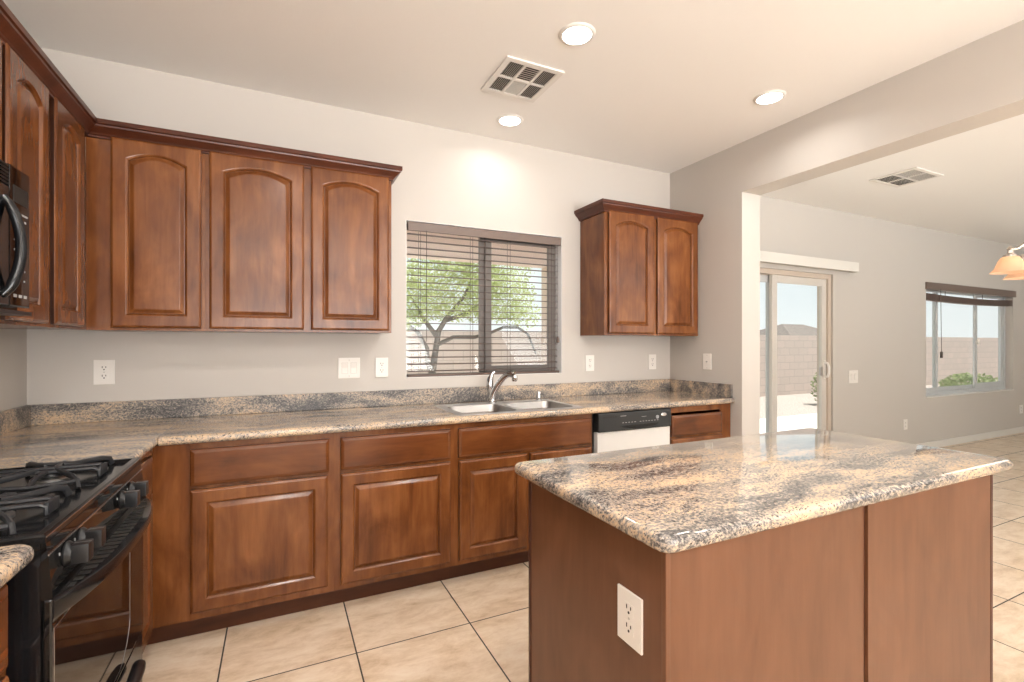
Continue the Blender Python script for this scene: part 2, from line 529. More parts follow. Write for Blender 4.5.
# wing wall, header over the wide opening, and the wall piece behind the camera
bm = nb()
add_box(bm, XR, XR2, YW, D2 + 0.02, 0, ZC)
add_box(bm, XR, XR2, -1.6, YW, ZH, ZC)
add_box(bm, XR, XR2, YR, -1.6, 0, ZC)
struct('wall_right', bm, 'wall', 'beige wall and header framing the opening to the dining area', 'wall')

# dining back wall with sliding door and window openings
DR = (3.53, 5.36, 0.0, 2.05)
DW_ = (7.24, 9.62, 0.64, 2.075)
bm = nb()
for a in ((XR2, DR[0], 0, ZC), (DR[0], DR[1], DR[3], ZC), (DR[1], DW_[0], 0, ZC), (DW_[0], DW_[1], 0, DW_[2]), (DW_[0], DW_[1], DW_[3], ZC), (DW_[1], DX, 0, ZC)):
    add_box(bm, a[0], a[1], D2, D2 + WT, a[2], a[3])
struct('wall_dining_back', bm, 'wall', 'beige dining wall with sliding glass door and window', 'wall')
struct('wall_dining_right', box(DX, DX + WT, YR, D2 + WT, 0, ZC), 'wall')
# unseen rear wall behind the camera, with two wide openings added for light
bm = nb()
for a in ((XL, -0.9, 0, ZC), (4.1, 5.0, 0, ZC), (9.0, DX, 0, ZC), (-0.9, 4.1, 0, 0.35), (-0.9, 4.1, 2.35, ZC), (5.0, 9.0, 0, 0.35), (5.0, 9.0, 2.35, ZC)):
    add_box(bm, a[0], a[1], YR - WT, YR, a[2], a[3])
struct('wall_rear', bm, 'wall')
bm = nb()
add_box(bm, DR[1] + 0.06, DX, D2 - 0.014, D2, 0, 0.085, bev=0.004)
add_box(bm, XR2, DR[0] - 0.06, D2 - 0.014, D2, 0, 0.085, bev=0.004)
struct('baseboard_dining', bm, 'trim', 'white baseboard along the foot of the dining wall', 'baseboard')
struct('baseboard_wing', box(XR2, XR2 + 0.014, YW, D2 - 0.014, 0, 0.085, bev=0.004), 'trim')

# ------------------------------------------------------------------ doors and windows
def frame_bm(x0, x1, z0, z1, w, y0, y1, bev=0.003):
    b = nb()
    add_box(b, x0, x0 + w, y0, y1, z0, z1, bev)
    add_box(b, x1 - w, x1, y0, y1, z0, z1, bev)
    add_box(b, x0 + w, x1 - w, y0, y1, z0, z0 + w, bev)
    add_box(b, x0 + w, x1 - w, y0, y1, z1 - w, z1, bev)
    return b

# kitchen slider window
w = thing('window_1', 'kitchen slider window over the sink with dark centre stile', 'window', (0, D, 0))
w['kind'] = 'structure'
obj('window_frame', frame_bm(KW[0], KW[1], KW[2], KW[3], 0.016, 0.095, 0.148), 'wframe', w)
mx = (KW[0] + KW[1]) / 2 + 0.012
obj('centre_stile', box(mx - 0.040, mx + 0.004, 0.122, 0.146, KW[2] + 0.016, KW[3] - 0.016, bev=0.003), 'wframe', w)
obj('sash', frame_bm(mx - 0.004, KW[1] - 0.016, KW[2] + 0.016, KW[3] - 0.016, 0.046, 0.097, 0.121), 'wframe', w)
obj('pane', box(KW[0] + 0.012, mx - 0.036, 0.131, 0.134, KW[2] + 0.012, KW[3] - 0.012), 'glass', w)
obj('pane', box(mx + 0.038, KW[1] - 0.058, 0.107, 0.110, KW[2] + 0.058, KW[3] - 0.058), 'glass', w)

bm = nb()
add_box(bm, KW[0], KW[0] + 0.003, D + 0.001, D + 0.094, KW[2] + 0.003, KW[3] - 0.003)
add_box(bm, KW[1] - 0.003, KW[1], D + 0.001, D + 0.094, KW[2] + 0.003, KW[3] - 0.003)
add_box(bm, KW[0], KW[1], D + 0.001, D + 0.094, KW[2], KW[2] + 0.0025)
add_box(bm, KW[0], KW[1], D + 0.001, D + 0.094, KW[3] - 0.003, KW[3])
struct('trim_kitchen_window', bm, 'return')

# kitchen blind: open dark faux-wood slats
bl = thing('window_blind', 'dark brown slatted blind lowered with slats open over the sink', 'blind', (0, D, 0))
bx0, bx1 = KW[0] + 0.014, KW[1] - 0.012
obj('valance', box(bx0, bx1, -0.004, 0.012, 2.040, 2.096, bev=0.003), 'blind_val', bl)
obj('headrail', box(bx0 + 0.005, bx1 - 0.005, 0.014, 0.06, 2.052, 2.1), 'blind', bl)
ns = 21
for i in range(ns):
    z = 1.128 + i * (2.028 - 1.128) / (ns - 1)
    bm = nb()
    prof = [(-0.024, -0.0012), (-0.012, 0.0012), (0.0, 0.0018), (0.012, 0.0012), (0.024, -0.0012)]
    lo = [(yy, zz - 0.0026) for yy, zz in reversed(prof)]
    ring = prof + lo
    add_loft(bm, [[(x, 0.036 + yy, z + zz + yy * 0.06) for yy, zz in ring] for x in (bx0 + 0.006, bx1 - 0.020)])
    fix(bm)
    obj('slat', bm, 'blind', bl)
obj('bottom_rail', box(bx0 + 0.004, bx1 - 0.004, 0.010, 0.060, 1.0895, 1.107, bev=0.004), 'blind', bl)
for cx in (0.84, 1.205, 1.49, 1.83):
    for yy in (0.0115, 0.0605):
        obj('ladder_cord', tube([(cx, yy, 1.10), (cx, yy, 2.05)], 0.0014, 5), 'cord', bl)
obj('pull_cord', tube([(0.875, -0.006, 1.32), (0.875, -0.006, 2.05)], 0.0022, 6), 'cord', bl)
bm = tube([(1.872, -0.008, 2.04), (1.872, -0.008, 1.36)], 0.0016, 6)
add_lathe(bm, [(0, -0.028), (0.010, -0.022), (0.011, 0.0), (0.006, 0.022), (0, 0.026)], 12, origin=(1.872, -0.008, 1.34))
obj('tassel', bm, 'blind', bl, smooth=True)

# sliding glass door
d1 = thing('door_1', 'sliding glass door to the yard in a tan frame', 'door', (0, D2, 0))
d1['kind'] = 'structure'
obj('door_frame', frame_bm(DR[0], DR[1], 0.0, DR[3], 0.05, 0.02, 0.14), 'dframe', d1)
dm = 4.485
obj('fixed_panel', frame_bm(DR[0] + 0.05, dm + 0.045, 0.05, DR[3] - 0.05, 0.07, 0.095, 0.13), 'wframe2', d1)
sp_ = obj('sliding_panel', frame_bm(dm - 0.045, DR[1] - 0.05, 0.05, DR[3] - 0.05, 0.075, 0.04, 0.075), 'pframe', d1)
obj('pane', box(DR[0] + 0.115, dm - 0.02, 0.110, 0.114, 0.115, DR[3] - 0.115), 'glass', d1)
obj('pane', box(dm + 0.025, DR[1] - 0.12, 0.055, 0.059, 0.12, DR[3] - 0.12), 'glass', d1)
bm = box(DR[1] - 0.105, DR[1] - 0.075, 0.028, 0.045, 0.93, 1.13, bev=0.004)
add_tube(bm, [(DR[1] - 0.09, 0.03, 0.95), (DR[1] - 0.09, 0.0, 0.96), (DR[1] - 0.09, -0.012, 1.0), (DR[1] - 0.09, -0.012, 1.06), (DR[1] - 0.09, 0.0, 1.10), (DR[1] - 0.09, 0.03, 1.11)], 0.012, 8)
dh = obj('door_handle', bm, 'white', d1, smooth=True)
dh['label'] = 'white pull handle'
obj('lock_keeper', box(DR[1] - 0.165, DR[1] - 0.125, 0.032, 0.05, 0.97, 1.06, bev=0.004), 'grey_metal', d1)
v = thing('door_valance', 'white valance box mounted over the sliding glass door', 'valance', (0, D2, 2.0))
obj('valance_front', box(3.35, 5.66, -0.095, -0.080, 0.085, 0.185, bev=0.002), 'trim', v)
obj('valance_top', box(3.35, 5.66, -0.080, 0.0, 0.170, 0.183), 'trim', v)
obj('valance_end', box(5.645, 5.66, -0.080, 0.0, 0.085, 0.170), 'trim', v)
obj('blind_track', box(3.40, 5.62, -0.06, -0.02, 0.13, 0.165), 'trim', v)

# dining window
w2 = thing('window_2', 'three part dining window with pale aluminium frame', 'window', (0, D2, 0))
w2['kind'] = 'structure'
obj('window_frame', frame_bm(DW_[0], DW_[1], DW_[2], DW_[3], 0.05, 0.08, 0.145), 'wframe2', w2)
for a, b, w_, y in ((DW_[0] + 0.05, 7.76, 0.05, 0.10), (7.70, 8.86, 0.05, 0.115), (8.72, DW_[1] - 0.05, 0.07, 0.09)):
    s = obj('sash', frame_bm(a, b, DW_[2] + 0.05, DW_[3] - 0.05, w_, y, y + 0.022), 'wframe2', w2)
    obj('pane', box(a + w_ - 0.005, b - w_ + 0.005, y + 0.009, y + 0.013, DW_[2] + 0.095, DW_[3] - 0.095), 'glass', s)
obj('sash_lock', box(8.75, 8.81, 0.07, 0.09, 1.30, 1.37, bev=0.004), 'white', w2)
struct('trim_window', box(DW_[0] - 0.0, DW_[1] + 0.0, 0.0 + D2 - 0.012, D2 + 0.08, DW_[2] - 0.004, DW_[2] + 0.008, bev=0.003), 'trim')
b2 = thing('window_blind', 'brown blind pulled up to a stack in the dining window', 'blind', (0, D2, 0))
obj('headrail', box(DW_[0] - 0.02, DW_[1] + 0.05, -0.02, 0.05, 1.985, 2.075, bev=0.004), 'blind_val', b2)
bm = nb()
for i in range(7):
    z = 1.855 + i * 0.0125
    n = 16
    loops = []
    for k in range(n + 1):
        x = DW_[0] + 0.01 + (DW_[1] - DW_[0] - 0.03) * k / n
        sag = -0.022 * (1 - (2 * k / n - 1) ** 2) * (1 if i > 1 else 0.9)
        loops.append([(x, -0.004, z + sag), (x, 0.05, z + sag), (x, 0.05, z + 0.0095 + sag), (x, -0.004, z + 0.0095 + sag)])
    add_loft(bm, loops)
fix(bm)
obj('slat_stack', bm, 'blind', b2)
for cx in (7.75, 8.75):
    obj('ladder_cord', tube([(cx, 0.02, 1.90), (cx, 0.02, 1.99)], 0.003, 6), 'cord', b2)
bm = tube([(7.52, -0.03, 2.0), (7.54, -0.03, 1.2)], 0.0035, 6)
add_box(bm, 7.527, 7.553, -0.042, -0.018, 1.13, 1.21, bev=0.006)
obj('wand', bm, 'cord', b2)

# ------------------------------------------------------------------ cabinets
def outline(x0, x1, z0, z1, rise, y, n=14):
    pts = [(x0, y, z0), (x1, y, z0)]
    for i in range(n + 1):
        s = i / n
        pts.append((x1 + (x0 - x1) * s, y, z1 - rise * (2 * s - 1) ** 2))
    return pts

def raised_door(parent, x0, z0, W, H, y, arch=0.0, stile=0.055, mat='wood', t=0.019):
    """door with a routed edge and a raised centre panel; the face looks along -y, its back on plane y"""
    x1, z1 = x0 + W, z0 + H
    top_in = 0.055
    O = lambda d, yy: outline(x0 + d, x1 - d, z0 + d, z1 - d, 0, yy)
    I = lambda d, yy: outline(x0 + stile + d, x1 - stile - d, z0 + stile + d, z1 - top_in - d, arch, yy)
    fb = nb()
    add_loft(fb, [O(0, y), O(0, y - t + 0.008), O(0.002, y - t + 0.005), O(0.007, y - t + 0.0015), O(0.011, y - t), I(0, y - t), I(0.003, y - t + 0.001), I(0.009, y - t + 0.006), I(0.011, y - t + 0.012), I(0.011, y - 0.002)], close_start=True, close_end=False, second=(0, 8))
    fix(fb)
    dr = obj('door', fb, mat, parent)
    dr.data.materials.append(M['edge_dark'])
    pb = nb()
    add_loft(pb, [I(0.0115, y - 0.003), I(0.0115, y - 0.007), I(0.0155, y - 0.0075), I(0.029, y - t + 0.003), I(0.033, y - t + 0.002)], close_start=True, close_end=True, second=(0,))
    fix(pb)
    obj('raised_panel', pb, mat, dr).data.materials.append(M['edge_dark'])
    return dr

def drawer_front(parent, x0, z0, W, H, y, mat='woodh', t=0.019, name='drawer_front'):
    x1, z1 = x0 + W, z0 + H
    O = lambda d, yy: [(x0 + d, yy, z0 + d), (x1 - d, yy, z0 + d), (x1 - d, yy, z1 - d), (x0 + d, yy, z1 - d)]
    b = nb()
    add_loft(b, [O(0, y), O(0, y - t + 0.009), O(0.003, y - t + 0.005), O(0.013, y - t + 0.001), O(0.016, y - t)], second=(0,))
    fix(b)
    o = obj(name, b, mat, parent)
    o.data.materials.append(M['edge_dark'])
    return o

def face_frame(parent, W, z0, z1, y, holes, t=0.019, mat='wood'):
    """flat frame with rectangular holes (x0,x1,z0,z1), built on a grid"""
    xs = sorted({0.0, W, *[h[0] for h in holes], *[h[1] for h in holes]})
    zs = sorted({z0, z1, *[h[2] for h in holes], *[h[3] for h in holes]})
    b = nb()
    for xa, xb in zip(xs[:-1], xs[1:]):
        for za, zb in zip(zs[:-1], zs[1:]):
            cx, cz = (xa + xb) / 2, (za + zb) / 2
            if any(h[0] < cx < h[1] and h[2] < cz < h[3] for h in holes): continue
            add_box(b, xa, xb, y - t, y, za, zb)
    bmesh.ops.remove_doubles(b, verts=b.verts, dist=1e-5)
    # drop the doubled inner walls
    seen = {}
    for f in b.faces:
        k = tuple(sorted(v.index for v in f.verts))
        seen.setdefault(k, []).append(f)
    b.verts.index_update()
    seen = {}
    for f in b.faces:
        seen.setdefault(tuple(sorted(v.index for v in f.verts)), []).append(f)
    bmesh.ops.delete(b, geom=[f for fs in seen.values() if len(fs) > 1 for f in fs], context='FACES')
    bmesh.ops.recalc_face_normals(b, faces=b.faces)
    return obj('face_frame', b, mat, parent)

def shell_bm(x0, x1, y0, y1, z0, z1, t=0.016, front_open=True):
    """cabinet box open at the front (front is y0)"""
    b = nb()
    add_box(b, x0, x0 + t, y0, y1, z0, z1)
    add_box(b, x1 - t, x1, y0, y1, z0, z1)
    add_box(b, x0 + t, x1 - t, y0, y1, z0, z0 + t)
    add_box(b, x0 + t, x1 - t, y0, y1, z1 - t, z1)
    add_box(b, x0 + t, x1 - t, y1 - t, y1, z0 + t, z1 - t)
    return b

BD = 0.61     # base depth incl. face frame
def base_cabinet(label, loc, rotz, W, doors, drawers, group, toe=(0, None), gap=None, frame_holes=True):
    c = thing('base_cabinet', label, 'cabinet', loc, rotz, group)
    H = 0.874
    obj('cabinet_box', shell_bm(0.001, W - 0.001, -BD + 0.0195, -0.004, 0.105, H), 'wood', c)
    holes = [(d[0] + 0.012, d[1] - 0.012, d[2] + 0.012, d[3] - 0.012) for d in doors] + [(d[0] + 0.012, d[1] - 0.012, d[2] + 0.012, d[3] - 0.012) for d in drawers]
    if gap: holes[len(doors)] = (holes[len(doors)][0], holes[len(doors)][1], holes[len(doors)][2], holes[len(doors)][3] + gap)
    face_frame(c, W, 0.105, H, -BD + 0.019, holes)
    for d in doors:
        raised_door(c, d[0], d[2], d[1] - d[0], d[3] - d[2], -BD - 0.001)
    for d in drawers:
        drawer_front(c, d[0], d[2], d[1] - d[0], d[3] - d[2], -BD - 0.001)
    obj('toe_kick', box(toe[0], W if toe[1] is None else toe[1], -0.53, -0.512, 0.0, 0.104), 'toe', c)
    return c

GB = 'base cabinets under the counter'
yb = D
base_cabinet('base cabinet with one drawer and door in the corner beside the range', (-0.478, yb, 0), 0, 0.723,
             [(0.136, 0.693, 0.138, 0.673)], [(0.136, 0.699, 0.689, 0.848)], GB, toe=(-0.082, None))
base_cabinet('base cabinet with one drawer and door left of the sink cabinet', (0.245, yb, 0), 0, 0.611,
             [(0.029, 0.588, 0.132, 0.673)], [(0.029, 0.588, 0.689, 0.848)], GB)
base_cabinet('sink base cabinet with wide false drawer front and two doors', (0.856, yb, 0), 0, 0.900,
             [(0.026, 0.437, 0.132, 0.673), (0.461, 0.885, 0.132, 0.673)], [(0.022, 0.887, 0.689, 0.848)], GB)
c5 = base_cabinet('base cabinet right of the dishwasher with a gap over its drawer', (2.388, yb, 0), 0, 0.588,
             [(0.008, 0.488, 0.132, 0.660)], [(0.008, 0.488, 0.676, 0.820)], GB, gap=0.028)
base_cabinet('narrow base cabinet between the range and the corner', (XL, 2.056, 0), R(90), 0.434,
             [(0.03, 0.36, 0.132, 0.673)], [(0.03, 0.36, 0.689, 0.848)], GB, toe=(0, 0.52))
base_cabinet('base cabinet at the left edge under the rounded counter end', (XL, 0.62, 0), R(90), 0.66,
             [(0.03, 0.63, 0.132, 0.673)], [(0.03, 0.63, 0.689, 0.848)], GB)

UD = 0.305
ZU0, ZU1 = 1.3684, 2.30
def upper_cabinet(label, loc, rotz, W, doors, group, z0=ZU0, arch=0.035, frame_x=(0, None)):
    c = thing('wall_cabinet', label, 'cabinet', loc, rotz, group)
    h = ZU1 - z0
    obj('cabinet_box', shell_bm(0.0, W, -UD + 0.0195, -0.003, 0.0, h), 'wood', c)
    holes = [(d[0] + 0.012, d[1] - 0.012, d[2] + 0.012, d[3] - 0.012) for d in doors]
    face_frame(c, W, 0.0, h, -UD + 0.019, holes)
    for d in doors:
        raised_door(c, d[0], d[2], d[1] - d[0], d[3] - d[2], -UD - 0.001, arch=arch, stile=0.056)
    return c

GU = 'wall cabinets'
DZ0, DZ1 = 0.012, 0.885
upper_cabinet('tall arched wall cabinet with one door left of the pair, near the corner', (-0.782, D, ZU0), 0, 0.460, [(0.092, 0.443, DZ0, DZ1)], GU)
upper_cabinet('two door arched wall cabinet beside the kitchen window, left of it', (-0.3215, D, ZU0), 0, 0.906, [(0.0165, 0.4445, DZ0, DZ1), (0.4785, 0.890, DZ0, DZ1)], GU)
upper_cabinet('two door arched wall cabinet on the left wall beside the microwave', (XL, 2.055, ZU0), R(90), 0.750, [(0.005, 0.312, DZ0, DZ1), (0.372, 0.676, DZ0, DZ1)], GU)
upper_cabinet('short wall cabinet over the black microwave', (XL, 1.285, 1.845), R(90), 0.7685, [(0.02, 0.375, DZ0, 0.40), (0.395, 0.745, DZ0, 0.40)], GU, z0=1.845, arch=0.035)
rc = upper_cabinet('small two door wall cabinet right of the kitchen window', (2.075, D, ZU0), 0, XR - 2.077, [(0.030, 0.443, DZ0, DZ1), (0.476, 0.886, DZ0, DZ1)], GU)

CROWN = [(-0.008, 2.240), (0.012, 2.240), (0.0122, 2.248), (0.017, 2.252), (0.020, 2.258), (0.027, 2.265), (0.039, 2.276), (0.045, 2.282), (0.047, 2.289), (0.054, 2.292), (0.054, 2.313), (-0.008, 2.313)]
def sweep(path, prof, close=True):
    P = [Vector((p[0], p[1], 0)) for p in path]
    loops = []
    for i, p in enumerate(P):
        ns_ = []
        if i > 0: d = (P[i] - P[i - 1]).normalized(); ns_.append(Vector((d.y, -d.x, 0)))
        if i < len(P) - 1: d = (P[i + 1] - P[i]).normalized(); ns_.append(Vector((d.y, -d.x, 0)))
        if len(ns_) == 2:
            m = (ns_[0] + ns_[1]).normalized(); m = m / m.dot(ns_[0])
        else: m = ns_[0]
        loops.append([(p.x + m.x * o, p.y + m.y * o, z) for o, z in prof])
    b = nb()
    add_loft(b, loops)
    return fix(b)
xf, yf = XL + UD, D - UD
cr = obj('crown_molding', sweep([(xf, 1.27), (xf, yf), (0.582, yf), (0.582, D - 0.001)], CROWN), 'crown')
tag(cr, 'dark crown molding running along the tops of the left wall cabinets', 'molding')
cr2 = sweep([(2.075, D - 0.001), (2.075, yf), (XR - 0.001, yf)], CROWN)
for v_ in cr2.verts:
    v_.co.x -= 2.075; v_.co.y -= D; v_.co.z -= ZU0
obj('crown', cr2, 'crown', rc)

# ------------------------------------------------------------------ counters, backsplash
ZT, ZB = 0.914, 0.876
def bullnose_slab(cells, nose, zt=ZT, zb=ZB, r=0.017, corner=None):
    """slab from rectangular cells on one grid; nose(mid, dir) says which border edges are rounded"""
    b = nb()
    for x0, x1, y0, y1 in cells:
        vs_ = [b.verts.new((x, y, zt)) for x, y in ((x0, y0), (x1, y0), (x1, y1), (x0, y1))]
        b.faces.new(vs_)
    bmesh.ops.remove_doubles(b, verts=b.verts, dist=1e-5)
    if corner:
        for (cx, cy) in corner:
            pass
    r_ = bmesh.ops.extrude_face_region(b, geom=list(b.faces))
    low = [g for g in r_['geom'] if isinstance(g, bmesh.types.BMVert)]
    for v_ in low: v_.co.z = zb
    bmesh.ops.recalc_face_normals(b, faces=b.faces)
    if corner:
        ed = [e for e in b.edges if abs(e.verts[0].co.z - e.verts[1].co.z) > 0.01 and any((e.verts[0].co.xy - Vector(c)).length < 1e-3 for c in corner)]
        bmesh.ops.bevel(b, geom=ed, offset=0.035, segments=6, profile=0.5, affect='EDGES')
    ed = []
    for e in b.edges:
        a, c = e.verts
        if abs(a.co.z - c.co.z) < 1e-5 and len(e.link_faces) == 2:
            n0, n1 = e.link_faces[0].normal, e.link_faces[1].normal
            if abs(n0.dot(n1)) < 0.5 and nose((a.co + c.co) / 2): ed.append(e)
    if ed: bmesh.ops.bevel(b, geom=ed, offset=r, segments=5, profile=0.5, affect='EDGES', clamp_overlap=True)
    bmesh.ops.recalc_face_normals(b, faces=b.faces)
    return b

XS = -0.452      # seam between the two slabs
YF = 2.464
SX0, SX1, SY0, SY1 = 0.915, 1.672, 2.520, 2.915
ct = thing('countertop', 'long granite countertop with sink turning the corner to the range', 'countertop', (0, 0, 0))
obj('countertop_slab', bullnose_slab([(XL + 0.001, XS - 0.0008, 2.056, D - 0.001)], lambda m: m.x > XS - 0.01 and m.y < YF + 0.4), 'granite', ct, True)
xs = [XS + 0.0008, SX0, SX1, XR - 0.001]; ys = [YF, SY0, SY1, D - 0.001]
cells = [(xs[i], xs[i + 1], ys[j], ys[j + 1]) for i in range(3) for j in range(3) if not (i == 1 and j == 1)]
obj('countertop_slab', bullnose_slab(cells, lambda m: m.y < YF + 0.001), 'granite', ct, True)
obj('seam', box(XS - 0.0012, XS + 0.0012, YF + 0.02, D - 0.022, ZB + 0.01, ZT + 0.0003), 'seam', ct)
nc = obj('countertop', bullnose_slab([(XL + 0.001, -0.428, 0.62, 1.285)], lambda m: m.x > -0.47 or m.y > 1.2, corner=[(-0.428, 1.285)]), 'granite', None, True)
tag(nc, 'rounded granite counter end at the lower left edge beside the range', 'countertop')

def splash(label, a):
    o = obj('backsplash', box(*a, bev=0.0025), 'granite_d')
    tag(o, label, 'backsplash', 'granite backsplash strips')
splash('long granite backsplash strip under the kitchen window', (XL + 0.021, XR - 0.0215, D - 0.0215, D - 0.001, ZT + 0.0008, 1.0125))
splash('granite backsplash strip on the left wall behind the range corner', (XL + 0.001, XL + 0.0205, 2.056, D - 0.001, ZT + 0.0008, 1.0125))
splash('short granite backsplash return on the right wing wall', (XR - 0.021, XR - 0.001, 2.482, D - 0.001, ZT + 0.0008, 1.0125))

# ------------------------------------------------------------------ sink, faucet, air gap
sk = thing('sink', 'double bowl stainless drop in sink below the kitchen window', 'sink', (0, 0, ZT))
def rrect(x0, x1, y0, y1, r, z, n=5):
    pts = []
    for cx, cy, a0 in ((x1 - r, y0 + r, -90), (x1 - r, y1 - r, 0), (x0 + r, y1 - r, 90), (x0 + r, y0 + r, 180)):
        for k in range(n + 1):
            a = R(a0 + 90 * k / n)
            pts.append((cx + r * cos(a), cy + r * sin(a), z))
    return pts
bowls = [(0.928, 1.268, 2.530, 2.875), (1.300, 1.660, 2.530, 2.875)]
# deck with two holes
bm = nb()
outer = rrect(0.890, 1.698, 2.497, 2.985, 0.03, 0.004)
outer0 = rrect(0.884, 1.704, 2.491, 2.990, 0.034, 0.0006)
vo_ = [bm.verts.new(p) for p in outer]; vo0 = [bm.verts.new(p) for p in outer0]
edges = []
for i in range(len(vo_)):
    j = (i + 1) % len(vo_)
    bm.faces.new((vo0[i], vo0[j], vo_[j], vo_[i]))
    edges.append(bm.edges.get((vo_[i], vo_[j])))
for bw in bowls:
    hv = [bm.verts.new(p) for p in rrect(*bw, 0.05, 0.004)]
    for i in range(len(hv)):
        edges.append(bm.edges.new((hv[i], hv[(i + 1) % len(hv)])))
bmesh.ops.triangle_fill(bm, use_beauty=True, use_dissolve=False, edges=edges)
bmesh.ops.recalc_face_normals(bm, faces=bm.faces)
for f in bm.faces:
    if f.normal.z < 0: f.normal_flip()
obj('sink_deck', bm, 'steel', sk, True)
for bw in bowls:
    bm = nb()
    x0, x1, y0, y1 = bw
    lp = [rrect(x0, x1, y0, y1, 0.05, 0.004), rrect(x0 + 0.004, x1 - 0.004, y0 + 0.004, y1 - 0.004, 0.05, -0.004), rrect(x0 + 0.010, x1 - 0.010, y0 + 0.010, y1 - 0.010, 0.05, -0.15), rrect(x0 + 0.02, x1 - 0.02, y0 + 0.02, y1 - 0.02, 0.05, -0.172), rrect(x0 + 0.045, x1 - 0.045, y0 + 0.045, y1 - 0.045, 0.04, -0.18)]
    add_loft(bm, lp, close_start=False, close_end=True)
    bmesh.ops.recalc_face_normals(bm, faces=bm.faces)
    bmesh.ops.reverse_faces(bm, faces=bm.faces)
    o = obj('bowl', bm, 'bowl', sk, True)
    obj('drain', lathe([(0.0, -0.1785), (0.034, -0.1785), (0.040, -0.177), (0.042, -0.1795)], 20, origin=((x0 + x1) / 2, (y0 + y1) / 2, 0)), 'chrome', o, True)

fc = thing('faucet', 'chrome single handle faucet with arched spout behind the sink', 'faucet', (1.268, 2.935, ZT + 0.0045))
obj('base', lathe([(0, 0), (0.030, 0), (0.030, 0.006), (0.024, 0.012), (0.022, 0.05), (0.020, 0.075), (0, 0.078)], 24), 'chrome', fc, True)
sp_pts = [(-0.004, 0, 0.03), (0.006, -0.012, 0.075), (0.024, -0.045, 0.125), (0.044, -0.080, 0.168), (0.062, -0.110, 0.190), (0.078, -0.132, 0.196), (0.090, -0.146, 0.190)]
obj('spout', tube(sp_pts, [0.025, 0.022, 0.019, 0.018, 0.019, 0.023, 0.024], 14), 'chrome', fc, True)
obj('spray_head', lathe([(0, -0.030), (0.014, -0.030), (0.018, -0.022), (0.019, 0.0), (0.017, 0.012), (0, 0.016)], 18, origin=(0.092, -0.150, 0.178)), 'chrome', fc, True)
obj('handle', tube([(-0.006, 0.010, 0.06), (-0.010, 0.016, 0.11), (-0.006, 0.016, 0.155), (0.006, 0.012, 0.190), (0.022, 0.006, 0.207)], [0.015, 0.023, 0.021, 0.013, 0.008], 12), 'chrome', fc, True)
ag = obj('air_gap', lathe([(0, 0), (0.024, 0), (0.024, 0.006), (0.019, 0.010), (0.019, 0.052), (0.016, 0.060), (0, 0.062)], 20), 'chrome', None, True, loc=(1.622, 2.945, ZT + 0.0045))
tag(ag, 'short chrome air gap cap standing behind the right sink bowl', 'air gap')

# ------------------------------------------------------------------ dishwasher
dw = thing('dishwasher', 'dishwasher with black control strip and white door right of the sink', 'dishwasher', (1.763, D, 0))
W = 0.617
obj('tub', box(0.004, W - 0.004, -0.585, -0.01, 0.10, 0.868), 'black_matte', dw)
dd = obj('door', box(0.022, W - 0.004, -0.628, -0.586, 0.115, 0.752, bev=0.004), 'white_enamel', dw)
dd['label'] = 'white door panel'
cp = obj('control_panel', box(0.022, W - 0.003, -0.640, -0.586, 0.755, 0.872, bev=0.006), 'dw_panel', dw)
obj('toe_panel', box(0.006, W - 0.006, -0.54, -0.52, 0.0, 0.10), 'black_matte', dw)
bm = nb()
add_loft(bm, [[(0.345 + 0.155 * u_, -0.6395, zz), (0.345 + 0.155 * u_, -0.6425, zz), (0.345 + 0.155 * u_, -0.6425, 0.787), (0.345 + 0.155 * u_, -0.6395, 0.787)] for u_, zz in [(-1 + 2 * k / 14, 0.785 - 0.021 * (1 - (-1 + 2 * k / 14) ** 4)) for k in range(15)]])
fix(bm)
obj('latch_pocket', bm, 'black', cp)
obj('vent_slot', box(0.055, 0.165, -0.6415, -0.640, 0.842, 0.852), 'slot', cp)
for i in range(12):
    xx = 0.205 + i * 0.024 + (0.02 if i > 4 else 0)
    obj('button_mark', box(xx, xx + 0.012, -0.6413, -0.640, 0.803, 0.8065), 'print', cp)
obj('panel_mark', box(0.19, 0.235, -0.6413, -0.640, 0.846, 0.850), 'print', cp)
obj('panel_mark', box(0.36, 0.40, -0.6413, -0.640, 0.834, 0.836), 'print', cp)
bm = nb()
add_lathe(bm, [(0, 0), (0.012, 0), (0.012, 0.004), (0, 0.005)], 20, origin=(0.492, -0.640, 0.825), mat=Matrix.Rotation(R(90), 3, 'X'))
obj('start_button', bm, 'print', cp)
bm = nb()
add_lathe(bm, [(0, 0), (0.026, 0), (0.026, 0.002), (0.023, 0.004), (0, 0.0045)], 28, origin=(0, 0, 0), mat=Matrix.Rotation(R(90), 3, 'X'))
for v_ in bm.verts:
    v_.co = Vector((0.548 + v_.co.x, -0.640 + v_.co.y, 0.838 + v_.co.z * 0.48))
bd = obj('badge', bm, 'silver', cp, True)
bd['label'] = 'oval silver badge'

# ------------------------------------------------------------------ gas range
# local frame: x along the wall (world y), front faces local -y (world +x)
rg = thing('gas_range', 'black gas range with four burners at the lower left', 'range', (XL, 1.297, 0), R(90))
RW = 0.753
F = 0.660     # local front plane of the range body -> world x = XL + F
obj('range_body', box(0.0, RW, -0.655, -0.015, 0.03, 0.900), 'black', rg)
# cooktop with a raised rim and a sunken well
bm = nb()
O = lambda d, z: [(d, -F - 0.003 + d, z), (RW - d, -F - 0.003 + d, z), (RW - d, -0.02 - d, z), (d, -0.02 - d, z)]
add_loft(bm, [O(0.0, 0.900), O(0.0, 0.914), O(0.004, 0.918), O(0.018, 0.918), O(0.026, 0.908), O(0.03, 0.907)])
fix(bm)
obj('cooktop', bm, 'black', rg)
